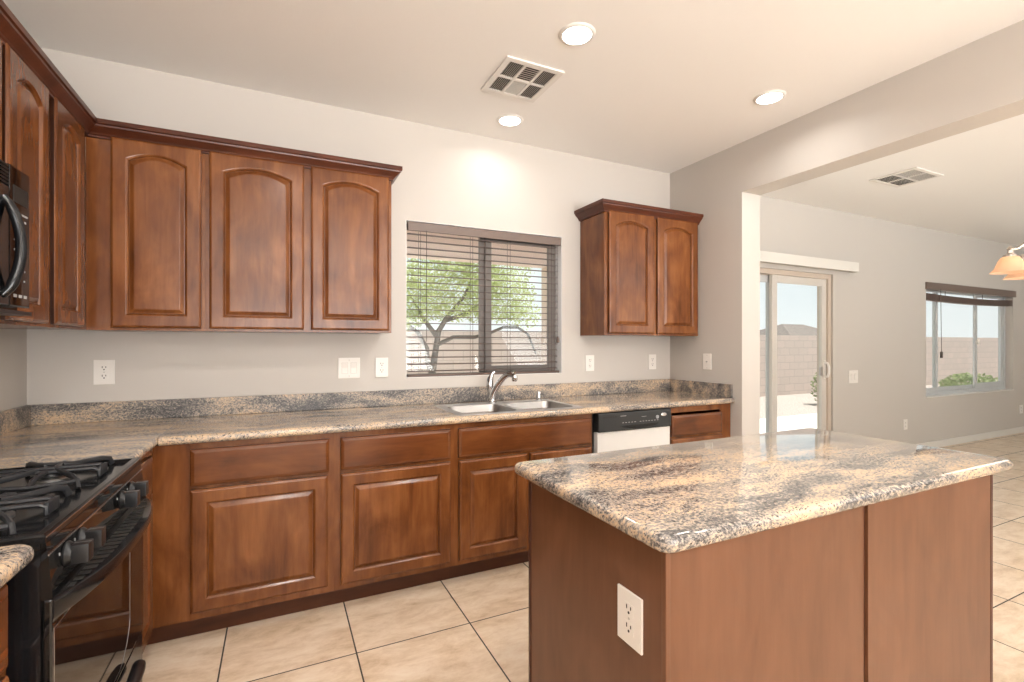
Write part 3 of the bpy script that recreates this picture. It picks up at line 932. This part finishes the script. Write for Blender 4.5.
# control panel: upper fascia and the knob panel
def extr_x(pts, x0, x1):
    b = nb()
    add_loft(b, [[(x, p[0], p[1]) for p in pts] for x in (x0, x1)])
    return fix(b)
pn = obj('control_panel', extr_x([(-0.656, 0.8995), (-F - 0.004, 0.8995), (-F - 0.005, 0.880), (-F - 0.007, 0.874), (-F - 0.013, 0.800), (-F - 0.013, 0.785), (-0.656, 0.785)], 0.0, RW), 'black_glass', rg)
obj('panel_edge', box(0.0, RW, -F - 0.0085, -F - 0.005, 0.8735, 0.8765), 'silver', pn)
obj('rim_edge', box(0.002, RW - 0.002, -F - 0.0042, -F - 0.0022, 0.911, 0.9135), 'silver', pn)
for kx in (0.085, 0.172, 0.495, 0.600):
    bm = nb()
    rot = Matrix.Rotation(R(90), 3, 'X')
    add_lathe(bm, [(0, 0), (0.026, 0), (0.027, 0.004), (0.022, 0.010), (0.021, 0.014), (0, 0.014)], 24, mat=rot)
    o = obj('knob', bm, 'black_matte', rg, True, loc=(kx, -F - 0.009, 0.845))
    bm = nb()
    add_box(bm, -0.017, 0.017, -0.044, -0.012, -0.021, 0.021, bev=0.004)
    obj('grip', bm, 'black_matte', o, True)
    bm = nb()
    add_box(bm, -0.0012, 0.0012, -0.044, -0.0145, 0.0205, 0.0215)
    obj('knob_mark', bm, 'grey_metal', o, True)
for kx in (0.085, 0.172, 0.495, 0.600):
    obj('panel_mark', box(kx - 0.035, kx - 0.033, -F - 0.0098, -F - 0.0085, 0.854, 0.860), 'print', pn)

# burners
for bx, by, br in ((0.200, -0.49, 0.052), (0.565, -0.49, 0.046), (0.200, -0.20, 0.042), (0.565, -0.20, 0.052)):
    o = obj('burner', lathe([(0, 0.907), (br, 0.907), (br, 0.914), (br * 0.82, 0.920), (0, 0.921)], 28, origin=(bx, by, 0)), 'grey_metal', rg, True)
    obj('burner_cap', lathe([(0, 0.921), (br * 0.74, 0.921), (br * 0.78, 0.925), (br * 0.7, 0.930), (0, 0.932)], 28, origin=(bx, by, 0)), 'black_matte', o, True)
# grates: left and right cast iron frames with fingers
def grate(xm):
    b = nb()
    zt = 0.936; r = 0.007
    ya, yb_ = -0.612, -0.070
    for xx in (xm - 0.026, xm + 0.026):
        add_tube(b, [(xx, ya + 0.004, 0.912), (xx, ya + 0.004, zt - 0.006), (xx, ya + 0.016, zt), (xx, yb_ - 0.016, zt), (xx, yb_ - 0.004, zt - 0.006), (xx, yb_ - 0.004, 0.912)], r, 8, flat=(0.85, 1.3))
    for yy in (ya + 0.003, (ya + yb_) / 2, yb_ - 0.003):
        add_box(b, xm - 0.032, xm + 0.032, yy - 0.004, yy + 0.004, zt - 0.024, zt + 0.004, bev=0.002)
    for cy in (-0.49, -0.20):
        for sx in (-1, 1):
            for sy in (-1, 1):
                add_tube(b, [(xm + sx * 0.150, cy + sy * 0.105, 0.911), (xm + sx * 0.142, cy + sy * 0.100, zt - 0.006), (xm + sx * 0.120, cy + sy * 0.085, zt + 0.001), (xm + sx * 0.06, cy + sy * 0.045, zt + 0.003), (xm + sx * 0.024, cy + sy * 0.020, zt + 0.007)], [r, r, r * 0.95, r * 0.9, r * 0.7], 8, flat=(0.85, 1.3))
            add_tube(b, [(xm + sx * 0.142, cy - 0.100, zt - 0.008), (xm + sx * 0.148, cy, zt - 0.014), (xm + sx * 0.142, cy + 0.100, zt - 0.008)], r * 0.9, 8)
            add_tube(b, [(xm + sx * 0.148, cy, zt - 0.012), (xm + sx * 0.10, cy, zt + 0.001), (xm + sx * 0.026, cy, zt)], r * 0.9, 8)
    return b
obj('grate', grate(0.200), 'iron', rg, True)
obj('grate', grate(0.565), 'iron', rg, True)
# oven door
od = obj('oven_door', box(0.004, RW - 0.004, -F - 0.012, -0.656, 0.335, 0.782, bev=0.004), 'black_glass', rg)
# window outline (thin silver line with clipped lower corners)
def line_loop(pts, y, w, t):
    b = nb()
    n = len(pts)
    c = Vector((sum(p[0] for p in pts) / n, sum(p[1] for p in pts) / n))
    outp = []; inp = []
    for p in pts:
        d = (Vector(p) - c); d.normalize()
        outp.append(Vector(p)); inp.append(Vector(p) - d * w)
    lo = [[(p.x, y, p.y) for p in outp], [(p.x, y - t, p.y) for p in outp], [(p.x, y - t, p.y) for p in inp], [(p.x, y, p.y) for p in inp]]
    add_loft(b, lo + [lo[0]], close_start=False, close_end=False)
    return fix(b)
wpts = [(0.060, 0.352), (0.470, 0.352), (0.505, 0.360), (0.550, 0.392), (0.575, 0.425), (0.581, 0.45), (0.581, 0.72), (0.012, 0.72), (0.012, 0.45), (0.018, 0.40), (0.035, 0.365)]
obj('oven_window', line_loop(wpts, -F - 0.0115, 0.003, 0.0012), 'grey_metal', od)
# crescent handle across the top of the door
n = 26
loops = []
for i in range(n + 1):
    t = -1 + 2 * i / n
    x = RW / 2 + t * (RW / 2 - 0.001)
    bulge = 0.066 * (1 - abs(t) ** 2.6)
    yo = -F - 0.0125 - 0.004 - bulge
    yi = -F - 0.0125
    zl = 0.738 + 0.020 * (1 - t * t)
    loops.append([(x, yi, 0.736), (x, yi, 0.784), (x, yi - (yi - yo) * 0.5, 0.786), (x, yo + 0.003, 0.786), (x, yo + 0.001, 0.783), (x, yo, 0.776), (x, yo + 0.0005, zl + 0.008), (x, yo + 0.003, zl + 0.001), (x, yi - (yi - yo) * 0.5, zl - 0.002)])
bm = nb(); add_loft(bm, loops); fix(bm)
hd = obj('handle', bm, 'black', od, True)
bm = nb()
for i in range(2, n - 1):
    t = -1 + 2 * i / n
    x = RW / 2 + t * (RW / 2)
    bulge = 0.066 * (1 - abs(t) ** 2.6)
    yi = -F - 0.0125
    add_box(bm, x - 0.009, x + 0.009, yi - 0.006 - bulge * 0.62, yi - 0.010, 0.7858, 0.7868)
obj('vent_slots', bm, 'slot', hd)
# storage drawer with a bar pull
sd = obj('storage_drawer', box(0.004, RW - 0.004, -F - 0.010, -0.656, 0.075, 0.328, bev=0.005), 'black', rg)
bm = tube([(0.155, -F - 0.028, 0.294), (0.165, -F - 0.032, 0.295), (0.20, -F - 0.036, 0.296), (0.376, -F - 0.044, 0.296), (0.555, -F - 0.037, 0.296), (0.583, -F - 0.034, 0.296), (0.592, -F - 0.030, 0.295), (0.597, -F - 0.027, 0.294)], [0.012, 0.018, 0.019, 0.019, 0.019, 0.018, 0.014, 0.006], 12)
obj('handle', bm, 'black_matte', sd, True)
obj('kick_plate', box(0.01, RW - 0.01, -0.62, -0.60, 0.0, 0.07), 'black_matte', rg)
# ------------------------------------------------------------------ over-the-range microwave
mw = thing('microwave', 'black over the range microwave under the short wall cabinet', 'microwave', (XL, 1.288, 1.405), R(90))
MW, MH, MF = 0.764, 0.432, 0.378
obj('microwave_body', box(0, MW, -MF + 0.03, -0.005, 0.0, MH), 'black', mw)
md = obj('door', box(0.002, 0.632, -MF, -MF + 0.029, 0.012, MH - 0.072, bev=0.004), 'black_glass', mw)
mc = obj('control_panel', box(0.636, MW - 0.001, -MF, -MF + 0.029, 0.012, MH - 0.002, bev=0.004), 'black_glass', mw)
bm = nb()
for i in range(6):
    z = MH - 0.066 + i * 0.0105
    add_box(bm, 0.004, 0.632, -MF + 0.001, -MF + 0.02, z, z + 0.0055)
obj('vent_grille', bm, 'black_matte', mw)
obj('vent_back', box(0.004, 0.632, -MF + 0.021, -MF + 0.029, MH - 0.070, MH - 0.003), 'slot', mw)
obj('base_lip', box(0.0, MW, -MF - 0.004, -0.005, -0.012, -0.0005), 'black_matte', mw)
hp = []
for i in range(17):
    t = i / 16
    hp.append((0.604 + 0.014 * sin(pi * t), -MF + 0.004 - 0.036 * sin(pi * t) ** 0.6, 0.040 + 0.285 * t))
obj('handle', tube(hp, [0.010] * 2 + [0.0125] * 13 + [0.010] * 2, 12, flat=(1.0, 1.1)), 'black', mw, True)
bm = nb()
for r_ in range(6):
    for c_ in range(3):
        add_box(bm, 0.662 + c_ * 0.030, 0.662 + c_ * 0.030 + 0.006, -MF - 0.0012, -MF, 0.09 + r_ * 0.030, 0.09 + r_ * 0.030 + 0.005)
add_box(bm, 0.655, 0.745, -MF - 0.0012, -MF, 0.292, 0.297)
add_box(bm, 0.700, 0.735, -MF - 0.0012, -MF, 0.272, 0.278)
for c_ in range(3):
    add_box(bm, 0.658 + c_ * 0.032, 0.658 + c_ * 0.032 + 0.018, -MF - 0.0012, -MF, 0.040, 0.049)
obj('keypad_print', bm, 'print', mc)
obj('display', box(0.655, 0.745, -MF - 0.001, -MF, 0.325, 0.375), 'slot', mc)

# ------------------------------------------------------------------ island
IX0, IX1, IY0, IY1 = 0.695, 2.256, 0.738, 1.452
BX0, BX1, BY0, BY1 = 0.722, 2.158, 0.766, 1.378
isl = thing('kitchen_island', 'wood panelled kitchen island standing in front of the sink counter', 'island', ((BX0 + BX1) / 2, (BY0 + BY1) / 2, 0))
ox, oy = (BX0 + BX1) / 2, (BY0 + BY1) / 2
def ib(x0, x1, y0, y1, z0, z1, bev=0.0):
    return box(x0 - ox, x1 - ox, y0 - oy, y1 - oy, z0, z1, bev=bev)
obj('cabinet_box', ib(BX0 + 0.012, BX1 - 0.012, BY0 + 0.014, BY1 - 0.02, 0.09, 0.874), 'panel_dark', isl)
obj('front_panel', ib(BX0 + 0.014, 1.427, BY0 + 0.004, BY0 + 0.0135, 0.0, 0.874, 0.001), 'panel', isl)
obj('front_panel', ib(1.440, BX1 - 0.018, BY0 + 0.0, BY0 + 0.0135, 0.0, 0.874, 0.001), 'panel', isl)
obj('seam_batten', ib(1.4272, 1.4398, BY0 + 0.008, BY0 + 0.0135, 0.0, 0.874), 'panel_dark', isl)
obj('corner_trim', ib(BX0, BX0 + 0.0135, BY0, BY0 + 0.0135, 0.0, 0.874, 0.003), 'panel', isl)
obj('corner_trim', ib(BX1 - 0.0175, BX1, BY0 - 0.001, BY0 + 0.0135, 0.0, 0.874, 0.004), 'panel_dark', isl)
obj('side_panel', ib(BX0 + 0.003, BX0 + 0.0115, BY0 + 0.0137, BY1 - 0.0145, 0.0, 0.874, 0.001), 'panel', isl)
obj('side_panel', ib(BX1 - 0.0115, BX1 - 0.003, BY0 + 0.0137, BY1 - 0.0145, 0.0, 0.874, 0.001), 'panel', isl)
obj('corner_trim', ib(BX0 + 0.0, BX0 + 0.0115, BY1 - 0.014, BY1, 0.0, 0.874, 0.003), 'panel_dark', isl)
for x0, x1 in ((BX0 + 0.03, 1.42), (1.445, BX1 - 0.03)):
    # doors on the far side, facing the sink
    n_ = 2
    wd = (x1 - x0) / n_
    for k in range(n_):
        fb = nb()
        add_box(fb, x0 + k * wd + 0.004 - ox, x0 + (k + 1) * wd - 0.004 - ox, BY1 - 0.0195 - oy, BY1 - oy + 0.001, 0.12, 0.85, bev=0.004)
        obj('door', fb, 'wood', isl)
it = obj('island_countertop', bullnose_slab([(IX0, IX1, IY0, IY1)], lambda m: True, corner=[(IX0, IY0), (IX1, IY0), (IX0, IY1), (IX1, IY1)]), 'granite_i', None, True)
tag(it, 'thick polished granite slab on top of the island', 'countertop')

# ------------------------------------------------------------------ outlets and switches
def plate(label, cat, loc, rotz, w=0.078, h=0.122, kind='duplex', group=None, name='wall_outlet'):
    t = thing(name, label, cat, loc, rotz, group)
    obj('cover_plate', box(-w / 2, w / 2, -0.0065, -0.0006, -h / 2, h / 2, bev=0.0025), 'white', t)
    s = h / 0.122
    if kind == 'duplex':
        for dz in (0.021 * s, -0.021 * s):
            o = obj('receptacle', box(-0.0165 * s, 0.0165 * s, -0.0072, -0.0065, dz - 0.0135 * s, dz + 0.0135 * s, bev=0.0008), 'white', t)
            b = nb()
            add_box(b, -0.0085 * s, -0.0055 * s, -0.0078, -0.0071, dz - 0.0005, dz + 0.0090 * s)
            add_box(b, 0.0055 * s, 0.0085 * s, -0.0078, -0.0071, dz + 0.0005, dz + 0.0080 * s)
            add_lathe(b, [(0, 0), (0.0032 * s, 0), (0.0032 * s, 0.0007), (0, 0.0008)], 10, origin=(0, -0.0071, dz - 0.0075 * s), mat=Matrix.Rotation(R(90), 3, 'X'))
            obj('slots', b, 'slot', o)
    elif kind == 'rocker2':
        for dx in (-0.0235 * w / 0.116, 0.0235 * w / 0.116):
            o = obj('switch_surround', box(dx - 0.0175, dx + 0.0175, -0.0074, -0.0065, -0.034, 0.034), 'vent_mid', t)
            b = nb()
            add_loft(b, [[(x, -0.0066, -0.0325), (x, -0.0105, -0.0325), (x, -0.0085, 0.0), (x, -0.0115, 0.0325), (x, -0.0066, 0.0325)] for x in (dx - 0.0160, dx + 0.0160)])
            obj('rocker', fix(b), 'white', t)
    elif kind == 'jack':
        b = nb()
        add_lathe(b, [(0, 0), (0.006, 0), (0.006, 0.007), (0.003, 0.007), (0, 0.004)], 14, origin=(0, -0.0065, 0), mat=Matrix.Rotation(R(90), 3, 'X'))
        obj('jack', b, 'grey_metal', t, True)
    b = nb()
    if kind == 'duplex':
        add_lathe(b, [(0, 0), (0.003, 0), (0.0025, 0.001), (0, 0.0012)], 10, origin=(0, -0.0065, 0), mat=Matrix.Rotation(R(90), 3, 'X'))
    else:
        for dz in (-0.048, 0.048):
            add_lathe(b, [(0, 0), (0.003, 0), (0.0025, 0.001), (0, 0.0012)], 10, origin=(0, -0.0065, dz * s), mat=Matrix.Rotation(R(90), 3, 'X'))
    obj('screw', b, 'vent_mid', t)
    return t
GO = 'white wall outlets'
plate('white outlet on the back wall near the left corner, partly in shadow', 'outlet', (-0.793, D, 1.162), 0, 0.085, 0.124, group=GO)
plate('white double rocker switch on the back wall left of the window', 'switch', (0.391, D, 1.158), 0, 0.128, 0.124, 'rocker2', name='light_switch')
plate('white outlet between the double switch and the window', 'outlet', (0.587, D, 1.158), 0, group=GO)
plate('white outlet just right of the kitchen window', 'outlet', (2.162, D, 1.158), 0, group=GO)
plate('white outlet on the back wall close to the right corner', 'outlet', (2.783, D, 1.158), 0, group=GO)
plate('white jack plate on the wing wall above the short backsplash', 'jack plate', (XR, 2.713, 1.170), R(-90), kind='jack', name='wall_jack')
plate('white double switch on the dining wall right of the sliding door', 'switch', (5.72, D2, 0.945), 0, 0.165, 0.140, 'rocker2', name='light_switch')
plate('white outlet low on the dining wall left of the window', 'outlet', (6.765, D2, 0.342), 0, 0.085, 0.122, group=GO)
plate('white outlet low on the dining wall at the right edge', 'outlet', (9.87, D2, 0.345), 0, 0.110, 0.125, group=GO)
plate('white outlet on the left side of the island', 'outlet', (BX0 + 0.003, 0.879, 0.680), R(-90), 0.084, 0.122, group=GO)

# ------------------------------------------------------------------ ceiling fixtures
def downlight(label, x, y, energy=LAMP_W):
    t = thing('recessed_light', label, 'light', (x, y, ZC), 0, 'recessed ceiling lights')
    obj('trim_ring', lathe([(0.066, -0.001), (0.068, -0.009), (0.074, -0.009), (0.084, -0.004), (0.086, -0.0005), (0.066, -0.0005)], 40), 'vent', t, True)
    obj('lens', lathe([(0, -0.0085), (0.060, -0.0085), (0.0665, -0.007), (0.0665, -0.003), (0, -0.003)], 40), 'lens', t, True)
    add_light('lamp', 'AREA', (0, 0, -0.012), (0, 0, 0), energy, (1.0, 0.97, 0.93), t, shape='DISK', size=0.12, spread=R(155))
    return t
downlight('large lit recessed light nearest the camera, right of the ceiling vent', 1.249, 1.898, 8.0)
downlight('lit recessed light close to the back wall above the window', 1.340, 2.812, 2.2)
downlight('lit recessed light near the right header', 2.578, 1.896, 3.6)
downlight('recessed light out of view over the near side of the island', 1.25, 0.55)
downlight('recessed light out of view over the near right of the island', 2.35, 0.45, 3.0)
downlight('recessed light out of view over the range aisle', 0.05, 0.75, 14.5)
downlight('recessed light out of view behind the camera on the left', 0.05, -1.2)
downlight('recessed light out of view behind the camera on the right', 1.6, -1.2, 6.0)

def vent(label, x0, x1, y0, y1, cells, rotz=0.0, name='ceiling_vent'):
    W, H = x1 - x0, y1 - y0
    t = thing(name, label, 'vent', ((x0 + x1) / 2, (y0 + y1) / 2, ZC), rotz)
    nx, ny = len(cells[0]), len(cells)
    b_ = 0.030; g = 0.014
    cw = (W - 2 * b_ - (nx - 1) * g) / nx
    ch = (H - 2 * b_ - (ny - 1) * g) / ny
    b = nb()
    X0, Y0 = -W / 2, -H / 2
    z0, z1 = -0.010, -0.001
    add_box(b, X0, X0 + b_, Y0, -Y0, z0, z1); add_box(b, -X0 - b_, -X0, Y0, -Y0, z0, z1)
    add_box(b, X0 + b_, -X0 - b_, Y0, Y0 + b_, z0, z1); add_box(b, X0 + b_, -X0 - b_, -Y0 - b_, -Y0, z0, z1)
    for i in range(1, nx):
        xx = X0 + b_ + i * cw + (i - 1) * g
        add_box(b, xx, xx + g, Y0 + b_, -Y0 - b_, z0, z1)
    for j in range(1, ny):
        yy = Y0 + b_ + j * ch + (j - 1) * g
        for i in range(nx):
            xx = X0 + b_ + i * (cw + g)
            add_box(b, xx, xx + cw, yy, yy + g, z0, z1)
    obj('vent_frame', b, 'vent', t)
    obj('vent_backing', box(X0 + b_ - 0.002, -X0 - b_ + 0.002, Y0 + b_ - 0.002, -Y0 - b_ + 0.002, -0.0014, -0.0004), 'vent_dark', t)
    for j in range(ny):
        for i in range(nx):
            kind = cells[j][i]
            xx = X0 + b_ + i * (cw + g); yy = Y0 + b_ + j * (ch + g)
            b = nb()
            if kind == 'v':      # louvres running along y, leaning away
                n_ = 8
                for k in range(n_):
                    xc = xx + cw * (k + 0.5) / n_
                    add_loft(b, [[(xc - 0.001, q, -0.0095), (xc + 0.001, q, -0.0095), (xc + 0.004, q, -0.0016), (xc + 0.002, q, -0.0016)] for q in (yy, yy + ch)])
                m_ = 'vent_mid'
            elif kind == 'V':    # leaning towards the viewer
                n_ = 8
                for k in range(n_):
                    xc = xx + cw * (k + 0.5) / n_
                    add_loft(b, [[(xc - 0.0045, q, -0.0095), (xc - 0.0025, q, -0.0095), (xc + 0.0065, q, -0.0016), (xc + 0.0045, q, -0.0016)] for q in (yy, yy + ch)])
                m_ = 'vent_mid'
            elif kind == 'h':
                n_ = 8
                for k in range(n_):
                    yc = yy + ch * (k + 0.5) / n_
                    add_loft(b, [[(q, yc + 0.001, -0.0095), (q, yc - 0.001, -0.0095), (q, yc - 0.003, -0.0016), (q, yc - 0.001, -0.0016)] for q in (xx, xx + cw)])
                m_ = 'vent_mid'
            else:
                n_ = 8
                for k in range(n_):
                    yc = yy + ch * (k + 0.5) / n_
                    add_loft(b, [[(q, yc - 0.0085, -0.0095), (q, yc - 0.0065, -0.0095), (q, yc + 0.0085, -0.0030), (q, yc + 0.0065, -0.0030)] for q in (xx, xx + cw)])
                m_ = 'vent'
            obj('louver', fix(b), m_, t)
    return t
vent('square white ceiling vent with six louvered cells left of the recessed light', 1.028, 1.360, 2.185, 2.535, [['v', 'h', 'V'], ['v', 'H', 'V']][::-1])
vent('smaller white ceiling vent on the dining ceiling', 4.66, 5.09, 2.12, 2.47, [['H', 'H'], ['h', 'h']][::-1])

# chandelier in the dining area: five arms with amber bell shades
CX, CY = 3.925, 1.005
ch = thing('chandelier', 'brushed nickel chandelier with lit amber glass bell shades at right edge', 'chandelier', (CX, CY, ZC))
obj('canopy', lathe([(0, -0.03), (0.03, -0.03), (0.06, -0.015), (0.065, -0.001), (0, -0.001)], 28), 'nickel', ch, True)
obj('stem', tube([(0, 0, -0.03), (0, 0, -0.82)], 0.008, 10), 'nickel', ch, True)
obj('hub', lathe([(0, -1.02), (0.012, -1.01), (0.03, -0.97), (0.035, -0.92), (0.022, -0.86), (0.03, -0.80), (0.014, -0.74), (0, -0.73)], 24, origin=(0, 0, -0.06)), 'nickel', ch, True)
for k in range(5):
    a = R(162.6 - 25.72 - 72 * k)
    ca, sa = cos(a), sin(a)
    P = lambda r_, z_: (r_ * ca, r_ * sa, z_ - 0.06)
    obj('arm', tube([P(0.03, -0.90), P(0.08, -0.86), P(0.15, -0.79), P(0.21, -0.775), P(0.265, -0.815), P(0.30, -0.845), P(0.33, -0.850)], 0.0075, 10), 'nickel', ch, True)
    o = P(0.335, 0.0)
    cup = obj('shade_holder', lathe([(0.032, -0.893), (0.030, -0.882), (0.014, -0.872), (0.012, -0.855), (0.016, -0.850), (0.012, -0.842), (0.008, -0.834), (0, -0.832)], 20, origin=o), 'nickel', ch, True)
    prof = [(0.026, -0.888), (0.038, -0.895), (0.050, -0.914), (0.058, -0.936), (0.066, -0.956), (0.082, -0.975), (0.085, -0.979), (0.081, -0.975), (0.064, -0.954), (0.056, -0.935), (0.047, -0.915), (0.036, -0.898), (0.026, -0.892)]
    sh = obj('lamp_shade', lathe(prof, 28, origin=o), 'shade', ch, True)
    obj('bulb', lathe([(0, -0.966), (0.018, -0.956), (0.022, -0.940), (0.016, -0.915), (0.012, -0.895), (0, -0.894)], 16, origin=o), 'bulb', sh, True)
add_light('chandelier_glow', 'POINT', (0, 0, -1.14), (0, 0, 0), 8, (1.0, 0.85, 0.68), ch, shadow_soft_size=0.25)

# ------------------------------------------------------------------ yard seen through the glass
struct('ground_gravel', box(-25, 60, D2 + 0.2, 60, -0.30, -0.10), 'gravel', 'pale gravel of the back yard', 'ground')
struct('ground_patio', box(-3, 20, D2 + 0.2, 5.95, -0.10, -0.045), 'concrete', 'concrete patio outside the sliding door', 'patio')
struct('wall_garden', box(-25, 45, 8.8, 9.0, -0.10, 1.55), 'block', 'pinkish concrete block wall round the back yard', 'wall')

# patio cover over the kitchen window: roof, beam and post
pc = thing('patio_cover', 'stucco patio cover beam and post outside the kitchen window', 'patio cover', (0, 5.6, -0.045))
obj('roof_slab', box(-2.5, 3.60, -0.55, 0.12, 2.72, 2.84), 'stucco', pc)
obj('beam', box(-2.5, 3.60, -0.12, 0.12, 2.37, 2.72, bev=0.01), 'stucco', pc)
obj('post', box(3.20, 3.48, -0.13, 0.13, 0.0, 2.37, bev=0.01), 'stucco', pc)
obj('post', box(-2.4, -2.1, -0.13, 0.13, 0.0, 2.37, bev=0.01), 'stucco', pc)

def leaf_cloud(bm, centre, rad, n, size, rg_, shell=0.35):
    for _ in range(n):
        while True:
            p = Vector((rg_.uniform(-1, 1), rg_.uniform(-1, 1), rg_.uniform(-1, 1)))
            if shell < p.length <= 1: break
        p = Vector((centre[0] + p.x * rad[0], centre[1] + p.y * rad[1], centre[2] + p.z * rad[2]))
        a = Vector((rg_.uniform(-1, 1), rg_.uniform(-1, 1), rg_.uniform(-0.7, 0.7))).normalized()
        b = a.cross(Vector((rg_.uniform(-1, 1), rg_.uniform(-1, 1), rg_.uniform(-1, 1)))).normalized()
        s = size * rg_.uniform(0.6, 1.3)
        vs_ = [bm.verts.new(p + a * s), bm.verts.new(p + b * s * 0.45), bm.verts.new(p - a * s), bm.verts.new(p - b * s * 0.45)]
        bm.faces.new(vs_)

TY = 6.3
tr = thing('tree', 'leafy tree with forked dark trunk outside the kitchen window', 'tree', (1.86, TY, -0.10))
def TP(x, z, dy=0.0): return (x - 1.86, dy, z + 0.10)
obj('trunk', tube([TP(1.88, -0.1), TP(1.86, 0.5), TP(1.85, 0.93), TP(1.90, 1.22), TP(1.94, 1.48), TP(2.06, 1.67), TP(2.3, 1.95), TP(2.45, 2.3)], [0.075, 0.06, 0.05, 0.04, 0.036, 0.03, 0.02, 0.01], 10), 'bark', tr, True)
obj('branch', tube([TP(1.86, 0.88), TP(1.79, 1.05), TP(1.78, 1.25), TP(1.66, 1.46), TP(1.52, 1.56), TP(1.3, 1.75)], [0.036, 0.032, 0.03, 0.026, 0.02, 0.01], 9), 'bark', tr, True)
obj('branch', tube([TP(1.93, 1.30, 0), TP(2.13, 1.40, -0.05), TP(2.42, 1.40, -0.1), TP(2.62, 1.45, -0.1), TP(2.85, 1.54, -0.1), TP(3.08, 1.54, -0.1), TP(3.23, 1.45, -0.12), TP(3.36, 1.17, -0.12)], [0.03, 0.026, 0.024, 0.022, 0.020, 0.02, 0.018, 0.010], 9), 'bark', tr, True)
obj('branch', tube([TP(1.92, 1.40), TP(1.78, 1.62, 0.1), TP(1.6, 1.95, 0.15)], [0.035, 0.028, 0.012], 8), 'bark', tr, True)
obj('branch', tube([TP(2.02, 1.62), TP(2.35, 1.72, 0.1), TP(2.75, 1.98, 0.2)], [0.035, 0.026, 0.012], 8), 'bark', tr, True)
bm = nb()
rg2 = random.Random(3)
for cx, cz, rx, rz, n_ in ((1.55, 1.95, 0.55, 0.40, 1500), (2.2, 2.15, 0.75, 0.50, 2400), (2.85, 2.0, 0.55, 0.40, 1500), (1.9, 2.6, 0.9, 0.5, 1800), (2.7, 2.55, 0.8, 0.5, 1500), (3.2, 1.72, 0.25, 0.22, 260), (1.45, 1.62, 0.30, 0.15, 220), (2.3, 1.72, 0.9, 0.12, 500)):
    leaf_cloud(bm, TP(cx, cz, 0.0), (rx, 0.40, rz), int(n_ * 1.5), 0.025, rg2, 0.0)
obj('foliage', bm, 'leaf', tr)

def shrub(label, loc, rad, n, size, seed, mat='leaf2'):
    t = thing('shrub', label, 'shrub', loc)
    rg_ = random.Random(seed)
    b = nb()
    leaf_cloud(b, (0, 0, rad[2]), rad, n, size, rg_, 0.3)
    obj('foliage', b, mat, t)
    b = nb()
    for k in range(7):
        a = 2 * pi * k / 7 + rg_.uniform(-0.3, 0.3)
        add_tube(b, [(0, 0, 0), (cos(a) * rad[0] * 0.35, sin(a) * rad[1] * 0.35, rad[2] * 0.9), (cos(a) * rad[0] * 0.7, sin(a) * rad[1] * 0.7, rad[2] * 1.5)], [0.018, 0.012, 0.005], 6)
    obj('stems', b, 'bark', t)
shrub('small green shrub beside the sliding door edge in the gravel', (11.40, 7.0, -0.10), (0.28, 0.26, 0.42), 420, 0.045, 5)
shrub('rounded shrub in the yard outside the dining window', (16.25, 6.2, -0.10), (0.80, 0.6, 0.33), 1200, 0.06, 6)

def house(label, loc, W, Dp, h, rise, mat='stucco'):
    t = thing('house', label, 'house', loc)
    obj('walls', box(-W / 2, W / 2, 0, Dp, 0, h), mat, t)
    e = 0.5
    b = nb()
    A = [(-W / 2 - e, -e, h), (W / 2 + e, -e, h), (W / 2 + e, Dp + e, h), (-W / 2 - e, Dp + e, h)]
    vs_ = [b.verts.new(p) for p in A]
    r1 = b.verts.new((-W / 2 + Dp / 2, Dp / 2, h + rise)); r2 = b.verts.new((W / 2 - Dp / 2, Dp / 2, h + rise))
    b.faces.new((vs_[0], vs_[1], r2, r1)); b.faces.new((vs_[2], vs_[3], r1, r2))
    b.faces.new((vs_[1], vs_[2], r2)); b.faces.new((vs_[3], vs_[0], r1)); b.faces.new(list(reversed(vs_)))
    obj('roof', fix(b), 'roof', t)
house('hip roofed neighbour house beyond the yard wall, right of door view', (72.0, 45.0, -0.1), 13, 8, 2.6, 1.9)
house('hip roofed neighbour house beyond the yard wall, left of door view', (84.0, 60.0, -0.1), 13, 8, 2.6, 1.6)
